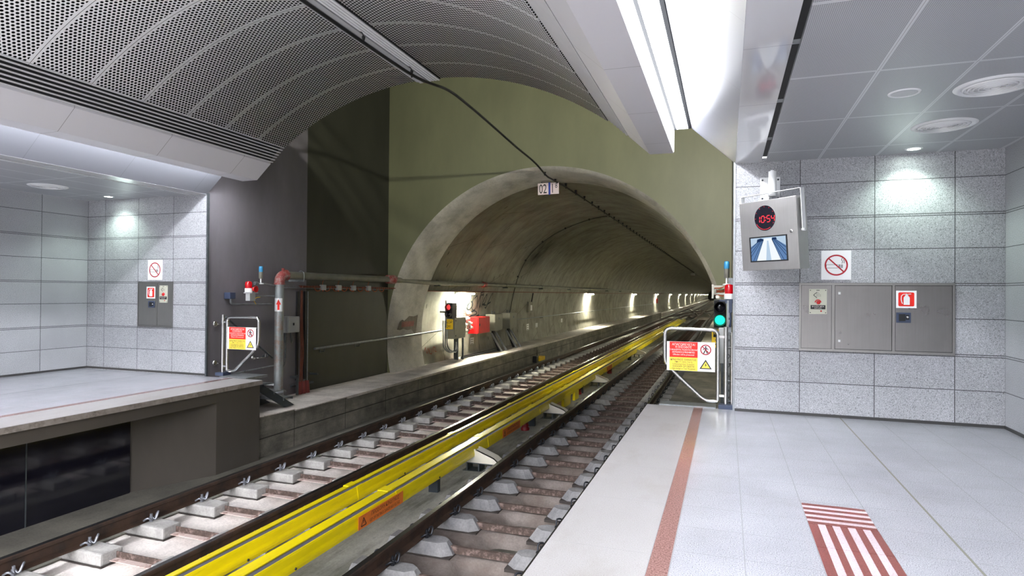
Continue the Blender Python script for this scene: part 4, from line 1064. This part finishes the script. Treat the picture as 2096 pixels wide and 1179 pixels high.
t = thing('wall_enclosure', 'grey wall enclosure right of the riser pipe', 'enclosure', (-8.55, 10.4, .65))
part(t, 'body', MB().box(-8.67, 10.30, .65, -8.42, 10.66, .98, .005), 'greybox')
part(t, 'door', MB().box(-8.42, 10.31, .66, -8.40, 10.65, .97, .004), 'greybox')
part(t, 'lock', MB().box(-8.40, 10.44, .80, -8.392, 10.48, .85, .003), 'blackm')
m = MB()
for y in (10.36, 10.55): m.tube(smooth_path([(-8.55, y, .65), (-8.55, y+.01, .50), (-8.58, y+.08, .42), (-8.6, y+.13, .55)], 5), .012, 8)
m.cyl((-8.58, 10.44, .65), (-8.58, 10.44, .12), .016, 8)
m.tube(smooth_path([(-8.58, 10.44, .12), (-8.58, 10.40, -.02), (-8.55, 10.2, -.10), (-8.5, 10.08, -.12)], 5), .010, 8)
part(t, 'flexible_cable', m, 'galv_d')
t = thing('cable_riser', 'orange cables and black ducts running down the dark wall', 'cables', (-8.63, 11.0, -.6))
m = MB()
for k in range(3): m.tube(smooth_path([(-8.62+.012*(k % 2), 10.97+.02*k, 1.52), (-8.62, 10.96+.03*k, .8), (-8.6+.01*k, 10.95+.03*k, .2), (-8.6, 10.94+.03*k, -.2), (-8.56, 10.86+.06*k, -.48)], 5), .011, 8)
part(t, 'orange_cables', m, 'orange_d')
part(t, 'black_duct', MB().box(-8.67, 11.10, -.4, -8.62, 11.16, 1.5).box(-8.67, 10.86, -.4, -8.63, 10.91, 1.5), 'blackm')
part(t, 'steel_conduit', MB().cyl((-8.64, 11.22, -.45), (-8.64, 11.22, 1.5), .014, 8), 'galv')
m = MB()
for k in range(3): m.tube([(-8.54, 10.83+.13*k, -.70), (-8.55, 10.85+.12*k, -.52), (-8.555, 10.86+.12*k, -.42)], [.062, .058, .045], 14)
part(t, 'red_conduit', m, 'conduit')
part(t, 'support_frame', MB().box(-8.67, 10.70, -.33, -8.50, 10.75, -.28).box(-8.52, 10.70, -.70, -8.48, 10.74, -.26).box(-8.67, 11.33, -.33, -8.46, 11.37, -.29).box(-8.67, 10.70, -.52, -8.60, 11.4, -.48), 'galv_d')
t = thing('cable_tray', 'cable tray with orange cables below the fire main', 'cable tray', (-8.55, 10.4, 1.55))
m = MB()
for x in (-8.66, -8.56, -8.47):
    m.tube([(x, 10.4, 1.57), (x, 14.5, 1.57)], .006, 6)
for k in range(42): m.tube([(-8.66, 10.42+.1*k, 1.57), (-8.47, 10.42+.1*k, 1.57), (-8.47, 10.42+.1*k, 1.62)], .004, 5)
part(t, 'basket', m, 'galv')
m = MB()
for k in range(5):
    q = [(-8.62+.035*k, 10.9+i*.45, 1.595+rnd.uniform(-.012, .022)) for i in range(9)]+[(-8.50+.012*k, 15.6, 1.55), (-8.44+.01*k, 18, 1.54), (-8.48+.006*k, 24, 1.54), (-8.48+.006*k, 90, 1.54)]
    m.tube(smooth_path(q, 3), .015, 6)
part(t, 'orange_cables', m, 'orange_d')
m = MB()
for k in range(9):
    y = 11.2+.33*k
    m.tube(smooth_path([(-8.47, y, 1.58), (-8.455, y+.08, 1.51), (-8.46, y+.2, 1.53), (-8.47, y+.26, 1.60)], 4), .008, 6)
part(t, 'hanging_loops', m, 'orange')
for k, y in enumerate((11.5, 12.08, 12.67, 13.33)):
    u = thing('junction_box', 'small grey junction box hung under the fire main, %s from the riser pipe' % ('first', 'second', 'third', 'fourth')[k], 'junction box', (-8.46, y, 1.6), group='junction boxes on the cable tray')
    part(u, 'body', MB().box(-8.50, y-.07, 1.53, -8.42, y+.07, 1.65, .006), 'greybox')
    part(u, 'gland_wire', MB().tube(smooth_path([(-8.45, y-.03, 1.65), (-8.44, y-.04, 1.70), (-8.43, y-.02, 1.75)], 3), .005, 6).cyl((-8.46, y, 1.50), (-8.46, y, 1.53), .014, 8), 'orange')
def handrail(name, pts, r, lb, brk, mat='galv'):
    t = thing(name, lb, 'handrail', pts[0])
    part(t, 'rail', MB().tube(fillet(pts, .08), r, 12), mat)
    for p, q in brk: part(t, 'bracket', MB().tube(fillet([p, ((p[0]+q[0])/2, q[1], p[2]-.06), (p[0], p[1], p[2]-.06), (p[0], p[1], p[2])][:0]+[q, (p[0], p[1], q[2]), p], .03), .010, 8).lathe([(.035, 0), (.035, .01)], q, 'X', 12), 'galv_d')
    return t
handrail('wall_handrail', [(-8.55, 11.35, .24), (-8.55, 14.6, .26), (-8.5, 17.6, .30)], .026, 'steel handrail on the dark wall running into the tunnel mouth', [((-8.55, 11.7, .225), (-8.665, 11.7, .15)), ((-8.55, 13.1, .23), (-8.665, 13.1, .16))])
handrail('stair_handrail', [(-8.55, 8.80, 1.02), (-8.55, 10.02, .17)], .018, 'thin sloping handrail on the dark wall behind the left gate', [((-8.55, 8.84, .985), (-8.668, 8.84, .93)), ((-8.55, 9.9, .25), (-8.668, 9.9, .2))], 'galv_d')
handrail('tunnel_handrail', [(-8.52, 24.6, .36), (-8.52, 76, .30)], .022, 'long thin handrail low on the tunnel wall beyond the cabinets', [((-8.52, 25+4*k, .35), (-8.65, 25+4*k, .30)) for k in range(8)])
t = thing('wall_hook', 'chrome hook on a round plate on the dark left wall', 'hook', (-8.66, 9.63, .2))
part(t, 'plate', MB().lathe([(.05, 0), (.05, .012), (.02, .03)], (-8.668, 9.62, .2), 'X', 18), 'chrome')
part(t, 'hook_arm', MB().tube(fillet([(-8.65, 9.62, .2), (-8.56, 9.64, .2), (-8.53, 9.80, .2), (-8.53, 9.80, .27)], .03), .011, 8), 'chrome')
t = thing('low_pipe', 'thin galvanised pipe low on the dark wall behind the landing plate', 'pipe', (-8.6, 9.2, 0))
part(t, 'tube', MB().cyl((-8.58, 9.0, -.03), (-8.44, 10.0, .03), .016, 8), 'galv')
part(t, 'saddle', MB().lathe([(.022, 0), (.022, .03)], (-8.55, 9.25, -.012), 'Y', 10), 'galv_d')
# steel stair down to the walkway
t = thing('steel_stair', 'steel open-riser stair from the left platform end down to the walkway', 'stair', (-8.0, 8.6, ZB))
for k, (y, z) in enumerate(((8.88, -.165), (9.14, -.325), (9.40, -.485))):
    tr = part(t, 'tread', MB().box(-8.36, y, z-.012, -7.75, y+.255, z).box(-8.36, y, z-.05, -7.75, y+.008, z-.012).box(-8.36, y+.247, z-.05, -7.75, y+.255, z-.012), 'galv')
    q = MB()
    for j in range(19): q.box(-8.35+.032*j, y-.006, z-.006, -8.335+.032*j, y+.0, z+.006)
    part(tr, 'serrated_nosing', q, 'galv')
for x in (-7.80, -8.36):
    part(t, 'stringer', MB().prism([(8.45, -.08), (8.72, -.08), (9.72, -.66), (9.45, -.66)], 'X', x, x+.03), 'stair')

# ------------------------------------------------------------------ black leaky cable with hangers
t = thing('overhead_cable', 'black cable slung under the vault and along the tunnel roof', 'cable', (-4.4, 0, 4.7))
path = [(-4.28, -5, 4.61), (-4.28, 2, 4.61), (-4.28, 4, 4.60), (-4.28, 5.42, 4.60), (-4.28, 6.56, 4.60), (-4.28, 7.2, 4.605), (-4.28, 7.8, 4.62), (-4.28, 8.23, 4.66), (-4.28, 9.09, 4.785), (-4.29, 10, 4.78), (-4.29, 10.83, 4.74), (-4.30, 12.57, 4.65), (-4.31, 13.9, 4.60), (-4.31, 14.9, 4.47), (-4.31, 15.4, 4.47), (-4.31, 16.0, 4.48), (-4.31, 17, 4.51), (-4.31, 18.4, 4.51), (-4.31, 20, 4.52), (-4.31, 40, 4.52), (-4.31, 120, 4.52), (-4.31, 220, 4.52)]
part(t, 'cable', MB().tube(smooth_path(path, 6), .022, 10), 'cable')
def hanger(x, y, zc, zt):
    return MB().tube([(x, y, zc-.03), (x, y, zc+.02), (x, y, zt-.03), (x, y, zt)], [.012, .018, .034, .034], 10)
for y in (1.6, 2.85, 4.1, 5.33, 6.58, 7.82):
    part(t, 'hanger', MB().tube([(-4.28, y, 4.58), (-4.28, y, 4.63), (-4.28, y, 4.67), (-4.285, y, 4.69), (-4.30, y, 4.725), (-4.335, y, 4.75)], [.012, .014, .024, .008, .006, .006], 8), 'black')
ys = [14.75, 15.75, 16.9, 18.1, 19.3, 20.5, 21.6, 22.7, 23.7]+[24.8+1.1*k for k in range(60)]
for y in ys:
    part(t, 'hanger', hanger(-4.31, y, 4.50 if y > 16.5 else 4.475, 4.615 if y > 16.5 else 4.53), 'black')
t = thing('branch_cable', 'thin black cable curving down the tunnel wall from the roof cable to the cabinets', 'cable', (-6, 24.4, 3))
rr = 4.29; pts = []
for k in range(26):
    a = R(92+(178-92)*k/25); pts.append((TX+rr*math.cos(a), 24.2+.25*math.sin(k*.35), TZ+rr*math.sin(a)))
pts += [(-8.58, 24.2, .25)]
part(t, 'cable', MB().tube(pts, .014, 8), 'cable')
for k in (3, 7, 11, 15, 18):
    a = R(92+(178-92)*k/25); d = Vector((math.cos(a), 0, math.sin(a))); c = Vector((TX, 24.2+.25*math.sin(k*.35), TZ))
    part(t, 'clip', MB().tube([c+d*4.26, c+d*4.33], [.02, .045], 8), 'black')

# distance plate at the tunnel mouth
t = thing('distance_sign', 'pale distance plate reading 02 1 8 with a blue bar, hung in the tunnel mouth', 'sign', (-4.565, 16.0, 4.33), (0, R(-1), 0))
bd = part(t, 'plate', MB().box(-.295, -.012, -.155, .295, 0, .155, .003), 'sign_pink')
part(bd, 'blue_bar', MB().quad(.005, -.168, .060, .168, -.0125, .002), 'sign_b')
m = MB(); text_mb(m, '02', -.150, -.012, .36, -.0135, sx=.62); text_mb(m, '1', .118, -.012, .36, -.0135, sx=.62); text_mb(m, '8', .222, .065, .19, -.0135, sx=.75)
part(bd, 'digits', m, 'sign_k')
part(t, 'hanger_rod', MB().box(-.2, .0, .10, -.18, .012, .20).box(.18, .0, .10, .2, .012, .20), 'galv_d')
t = thing('distance_sign', 'small white plate hanging far down the tunnel roof', 'sign', (-4.6, 92, 4.45), (0, 0, 0))
part(t, 'plate', MB().box(-.32, 0, -.22, .32, .02, .22), 'sign_w')
part(t, 'hanger_rod', MB().box(-.02, .0, .2, .02, .02, .5), 'galv_d')

# ------------------------------------------------------------------ tunnel wall kit
def wallx(z, d=0): return TX-math.sqrt(max(0, (4.33-d)**2-(z-TZ)**2))
for k in range(15):
    y = 18.25+20.4*k
    lab = 'lit batten light on the tunnel wall above the red signal, nearest of the row' if k == 0 else 'lit batten light on the left tunnel wall, %s from the tunnel mouth' % ORD[k]
    t = thing('batten_light', lab, 'light', (-8.45, y, 1.47), group='batten lights in the tunnel')
    z = 1.46
    part(t, 'tube', MB().tube([(-8.33, y+.06, z), (-8.33, y+1.60, z)], .020, 10), 'batten')
    part(t, 'housing', MB().box(-8.42, y, z+.028, -8.23, y+1.66, z+.05).box(-8.36, y, z-.02, -8.30, y+.05, z+.03).box(-8.36, y+1.61, z-.02, -8.30, y+1.66, z+.03), 'greybox')
    part(t, 'arm', MB().box(-8.52, y+.3, z+.04, -8.36, y+.34, z+.06).box(-8.52, y+1.3, z+.04, -8.36, y+1.34, z+.06), 'galv_d')
sg = signal(-8.20, 17.55, .93, 'red', None, 'sig_red', 'track signal showing red with yellow plate on the left tunnel wall', 'ΚΟΡ', '241')
part(sg, 'mounting_arm', MB().box(-8.6, 17.7, .85, -8.28, 17.76, .91).box(-8.32, 17.5, .4, -8.28, 17.54, 1.25), 'galv')
t = thing('signal_cabinet', 'grey steel cabinet under the red signal on a perforated post', 'cabinet', (-8.25, 18.2, -.7))
part(t, 'body', MB().box(-8.48, 17.85, .02, -8.17, 18.75, .70, .006), 'greymid')
part(t, 'door', MB().box(-8.17, 17.87, .04, -8.155, 18.73, .68, .004), 'greymid')
part(t, 'lock', MB().box(-8.155, 17.92, .58, -8.147, 17.97, .62).box(-8.155, 17.92, .10, -8.147, 17.97, .14), 'blackm')
part(t, 'post', MB().box(-8.24, 18.2, -.70, -8.19, 18.25, .02).box(-8.16, 18.45, -.70, -8.11, 18.5, .02).box(-8.36, 18.25, -.70, -8.3, 18.45, .02), 'galv_d')
m = MB()
for k in range(3): m.tube(fillet([(-8.36+.03*k, 17.45+.07*k, .62), (-8.34+.03*k, 17.45+.07*k, -.25), (-8.26+.03*k, 17.75+.1*k, -.42), (-8.24+.03*k, 18.15, -.36), (-8.24, 18.2, -.1)], .18), .022, 8)
part(t, 'conduit', m, 'galv')
t = thing('hydrant_valves', 'red and white hydrant valve cluster between the signal cabinet and the red box', 'valve cluster', (-8.4, 19.3, .3))
m = MB(); rr = random.Random(5)
for k, (y, z) in enumerate(((19.15, .42), (19.35, .62), (19.55, .45), (19.62, .30), (19.2, .22), (19.45, .80))):
    m.lathe([(.05, 0), (.075, .03), (.075, .08), (.04, .11), (.04, .16)], (-8.42, y, z), 'X', 14)
part(t, 'valve_cap', m, 'cap')
m = MB()
m.tube(fillet([(-8.46, 19.3, 1.0), (-8.44, 19.3, .55), (-8.44, 19.62, .40), (-8.44, 19.62, .15)], .08), .04, 12).tube(fillet([(-8.46, 19.1, .2), (-8.44, 19.2, .45), (-8.44, 19.5, .62)], .06), .03, 10)
for y, z in ((19.3, .52), (19.5, .32)): m.lathe([(.05, 0), (.05, .02)], (-8.36, y, z), 'X', 14)
part(t, 'valve_body', m, 'redpipe')
t = thing('hose_box', 'bright red fire hose box on the left tunnel wall', 'fire box', (-8.3, 20.3, .07))
part(t, 'body', MB().box(-8.52, 19.80, .07, -8.17, 20.95, .645, .006), 'red')
part(t, 'door', MB().box(-8.17, 19.83, .09, -8.15, 20.92, .625, .004), 'red')
part(t, 'handle', MB().box(-8.15, 19.92, .33, -8.135, 19.97, .42, .003), 'blackm')
for k, (y, lb) in enumerate(((21.43, 'grey steel cabinet on slanting legs right of the red hose box'), (23.13, 'grey steel cabinet on slanting legs, farther one beside the branch cable'))):
    t = thing('relay_cabinet', lb, 'cabinet', (-8.3, y, -.7), group='cabinets on slanting legs')
    part(t, 'body', MB().box(-8.52, y, .08, -8.16, y+.85, .70, .006), 'greymid')
    part(t, 'door', MB().box(-8.16, y+.02, .10, -8.145, y+.83, .68, .004), 'greymid')
    part(t, 'emblem', MB().box(-8.145, y+.40, .50, -8.142, y+.47, .57), 'bluebox')
    for q in (.05, .55):
        part(t, 'leg', MB().prism([(-8.36, .0), (-8.30, .0), (-7.86, ZB+.02), (-7.92, ZB+.02)], 'Y', y+q, y+q+.09), 'galv')
    part(t, 'cable_bundle', MB().tube(smooth_path([(-8.3, y+.25, .08), (-8.3, y+.27, -.1), (-8.2, y+.3, -.35), (-8.08, y+.32, -.68)], 5), .07, 10).tube(smooth_path([(-8.34, y+.42, .08), (-8.32, y+.42, -.15), (-8.25, y+.45, -.4), (-8.12, y+.47, -.68)], 5), .06, 10), 'blackm')
    part(t, 'gland', MB().cyl((-8.36, y+.25, .70), (-8.36, y+.25, .82), .02, 8).cyl((-8.36, y+.5, .70), (-8.36, y+.5, .80), .02, 8), 'galv_d')
t = thing('floor_pipe', 'pair of dark pipes lying at the back of the walkway before the grey cabinets', 'pipe', (-8.2, 18.6, ZB))
part(t, 'upper_tube', MB().cyl((-8.20, 18.55, ZB+.10), (-8.16, 21.7, ZB+.12), .022, 8), 'blackm')
part(t, 'lower_tube', MB().cyl((-8.22, 18.55, ZB+.05), (-8.18, 21.7, ZB+.05), .03, 8), 'galv_d')
t = thing('hanging_plate', 'small grey instrument plate hung on a black strap on the tunnel wall', 'plate', (-8.5, 27, 1.0))
part(t, 'plate', MB().box(-8.58, 26.7, .62, -8.50, 27.35, 1.1, .006), 'greymid')
part(t, 'strap', MB().tube([(-8.5, 27.1, 1.1), (-8.46, 27.2, 1.5)], .03, 6), 'blackm')
part(t, 'sticker', MB().box(-8.50, 26.95, .7, -8.496, 27.2, .95), 'sign_w')
for k, (y, z, h, lb) in enumerate(((20.2, -.28, .34, 'pale peeling notice on the tunnel wall under the red hose box'), (26.8, -.12, .42, 'white stencilled notice on the tunnel wall below the instrument plate'), (28.2, -.05, .22, 'small white notice on the tunnel wall, right of the stencilled one'), (33, .0, .2, 'tiny white notice on the tunnel wall before the second light'))):
    x = wallx(z)+.006
    m = MB().box(x, y, z-h/2, x+.004, y+.34, z+h/2)
    t = thing('wall_notice', lb, 'notice', (x, y, z))
    part(t, 'sheet', m, 'sign_w')
    m = MB()
    for j in range(4): m.box(x+.004, y+.05, z-h*.38+j*h*.22, x+.005, y+.27, z-h*.32+j*h*.22)
    part(t, 'print', m, 'greymid')
single('wall_extinguisher', MB().lathe([(.10, 0), (.11, .05), (.11, .48), (.06, .56), (.03, .62)], (-8.3, 79.5, .35), seg=14), 'red', 'tiny red extinguisher on the far tunnel wall by the fourth light', 'extinguisher', None, (-8.3, 79.5, .35))

# unseen fill battens added to light the left tunnel wall; hoods shade the crown
for k in range(12):
    y = 29+20.4*k
    t = thing('batten_light', 'hooded fill batten added out of view on the right tunnel wall, %s from the tunnel mouth' % ORD[k], 'light', (-.2, y, 1.47), group='fill battens added on the right tunnel wall')
    z = 1.46; x = -.33
    part(t, 'tube', MB().tube([(x, y+.06, z), (x, y+1.60, z)], .020, 10), 'batten_fill')
    part(t, 'hood', MB().box(x-.16, y, z+.028, x+.12, y+1.66, z+.05), 'greybox')
# one bulkhead lamp in the void above the vault: its light falls past the vault's end on to the niche walls
t = thing('bulkhead_lamp', 'lit bulkhead lamp in the void above the right side of the vault', 'lamp', (-.25, 6.8, 5.02))
part(t, 'globe', MB().lathe([(0, -.06), (.042, -.042), (.06, 0), (.042, .042), (0, .06)], (-.25, 6.8, 4.95), seg=16), 'bulb')
part(t, 'base', MB().box(-.33, 6.72, 5.02, -.17, 6.88, 5.06), 'greybox')
b = MB()  # unseen rods added above the vault end to cast thin shadow lines
for dr in (.13, .27, .45):
    b.tube([(TX+.024+(VR+dr)*math.sin(-.66+1.32*i/40), 8.45, VZ+(VR+dr)*math.cos(-.66+1.32*i/40)) for i in range(41)], .016, 6)
struct('ceiling_shadow_rods', b, 'galv_d')
# graffiti, marker scrawls and the mortar patch: paint on the tunnel wall, following its curve
def onwall(pts, rad, y_sc=1.0, d=.004):
    """(y, z) strokes laid on the curved wall as a thin ribbon"""
    m = MB(); P = []
    for y, z in pts:
        w = wallx(z, d); P.append(Vector((w, y, z)))
    P = smooth_path(P, 5); vs = []
    for i, p in enumerate(P):
        tg = (P[min(i+1, len(P)-1)]-P[max(i-1, 0)]).normalized(); n = Vector((1, 0, 0)); s = tg.cross(n)
        s.x = 0; s = s.normalized() if s.length > 1e-5 else Vector((0, 1, 0)); r_ = rad*(.7+.5*math.sin(i*.5)**2)
        for sgn in (1, -1):
            q = p+s*r_*sgn; q.x = wallx(q.z, d); vs.append(q)
    m.add(vs, [(2*i, 2*i+1, 2*i+3, 2*i+2) for i in range(len(P)-1)]); return m
def scrawl(name, label, strokes, rad, mat, cat):
    m = MB()
    for k, s in enumerate(strokes):
        q = onwall(s, rad, d=.006+.0007*k); m.add(q.v, q.f)
    return single(name, m, mat, label, cat)
G = lambda L, y0=19.75, z0=.72, sy=2.3, sz=.78: [[(y0+sy*a, z0+sz*b_) for a, b_ in s] for s in L]
scrawl('graffiti_tag', 'black graffiti tag of looping letters on the tunnel wall above the red box', G([
    [(0, .62), (.06, .95), (.16, .8), (.10, .5), (.02, .35), (.14, .22), (.26, .45), (.16, .62)],
    [(.02, .9), (.08, .2)], [(.22, .92), (.24, .3), (.36, .2), (.42, .5), (.36, .85), (.26, .7)],
    [(.44, .25), (.50, .9), (.56, .3), (.62, .92)], [(.46, .98), (.60, 1.05), (.58, .9), (.48, .92)],
    [(.62, .3), (.70, .8), (.76, .9), (.74, .5), (.64, .45), (.82, .4)], [(.98, 1.0), (.84, .3), (.78, .32)], [(.84, .42), (1.0, .55)],
    [(.16, .08), (.36, .16), (.46, .02), (.24, -.06), (.14, -.18), (.36, -.16), (.56, -.05), (.44, -.26), (.2, -.3)]]), .027, 'spray', 'graffiti')
scrawl('graffiti_tag', 'small blue-black scribble between the red signal and the hydrant valves', G([
    [(0, .9), (.25, 1), (.1, .6), (.3, .4), (0, .2)], [(.45, .95), (.4, .4), (.55, .35)], [(.7, .9), (.65, .3)], [(.95, .9), (.7, .6), (1, .3)]], 18.75, .86, .55, .25), .010, 'spray', 'graffiti')
scrawl('chalk_mark', 'faint red scrawl low on the wall just inside the tunnel mouth', G([
    [(0, .6), (.1, 1), (.2, .4), (.3, .9), (.35, .3)], [(.45, .9), (.4, .4), (.55, .3), (.6, .8)], [(.7, .3), (.75, .9), (.9, .8), (.85, .5), (1, .4)]], 16.7, -.48, .8, .3), .012, 'chalk', 'graffiti')
def patch():
    pts = [(0, .1), (.1, .6), (.22, .75), (.3, .62), (.55, .95), (.8, .9), (1, 1), (.98, .2), (.93, -.35), (.88, -.3), (.86, .05), (.5, .0), (.3, .12), (.15, .05)]
    m = MB(); f = lambda y, z: Vector((TX-math.sqrt(4.262**2-(z-TZ)**2)+.008, y, z))
    ys_ = [(14.98+1.15*a, .42+.42*b_) for a, b_ in pts]; c = f(15.5, .64)
    vs = [c]+[f(*p) for p in ys_]; m.add(vs, [(0, i, i+1) for i in range(1, len(pts))]+[(0, len(pts), 1)])
    single('mortar_patch', m, 'mortar', 'rough grey mortar patch with faint red lettering on the portal collar', 'wall patch')
    m = MB()
    for k in range(9):
        y = 15.22+.08*k
        m.add([f(y, .52)+Vector((.006, 0, 0)), f(y+.04, .52)+Vector((.006, 0, 0)), f(y+.045, .68)+Vector((.006, 0, 0)), f(y+.01, .66)+Vector((.006, 0, 0))], [(0, 1, 2, 3)])
    single('chalk_mark', m, 'chalk', 'red painted strokes on the grey mortar patch of the portal collar', 'graffiti')
patch()

# ------------------------------------------------------------------ camera, world
cam = bpy.data.cameras.new('camera'); co = bpy.data.objects.new('camera', cam); COL.objects.link(co)
cam.sensor_fit = 'HORIZONTAL'; cam.sensor_width = 36; cam.lens = 1258.34/2096*36; cam.clip_start = .05; cam.clip_end = 600
mw = Matrix(((0.9441147753116932, -0.004876413902049839, 0.32958081198031963), (0.3295194859415712, -0.010342441515450877, -0.9440921259539781), (0.008012454240339034, 0.9999346251085395, -0.008157578445292439))).to_4x4()
mw.translation = (0, 0, 1.5); co.matrix_world = mw
SC.camera = co
w = bpy.data.worlds.new('world'); SC.world = w; w.use_nodes = True
# stand-in fill for the station behind; bands shaped to brighten vault and tracks
nt = w.node_tree; tc = nt.nodes.new('ShaderNodeTexCoord'); sx = nt.nodes.new('ShaderNodeSeparateXYZ'); rp = nt.nodes.new('ShaderNodeValToRGB')
mp = nt.nodes.new('ShaderNodeMapRange'); mp.inputs[1].default_value = -1; mp.inputs[2].default_value = 1
nt.links.new(tc.outputs['Generated'], sx.inputs[0]); nt.links.new(sx.outputs[2], mp.inputs[0]); nt.links.new(mp.outputs[0], rp.inputs[0])
el = rp.color_ramp.elements; el[0].position = .40; el[0].color = (.20, .20, .20, 1); el[1].position = .76; el[1].color = (.30, .30, .30, 1)
for p_, v_ in ((.465, .016), (.53, .014), (.60, .12), (.64, .85), (.70, .85)):
    e_ = el.new(p_); e_.color = (v_, v_, v_*1.03, 1)
nt.links.new(rp.outputs[0], nt.nodes['Background'].inputs[0]); nt.nodes['Background'].inputs[1].default_value = 7.2
SC.view_settings.view_transform = 'Standard'; SC.view_settings.look = 'None'; SC.view_settings.gamma = 1; SC.view_settings.use_curve_mapping = False
SC.view_settings.exposure = 2.0
cy = SC.cycles
cy.use_denoising = True; cy.max_bounces = 10; cy.diffuse_bounces = 6; cy.glossy_bounces = 5; cy.sample_clamp_indirect = 6; cy.caustics_reflective = False; cy.caustics_refractive = False
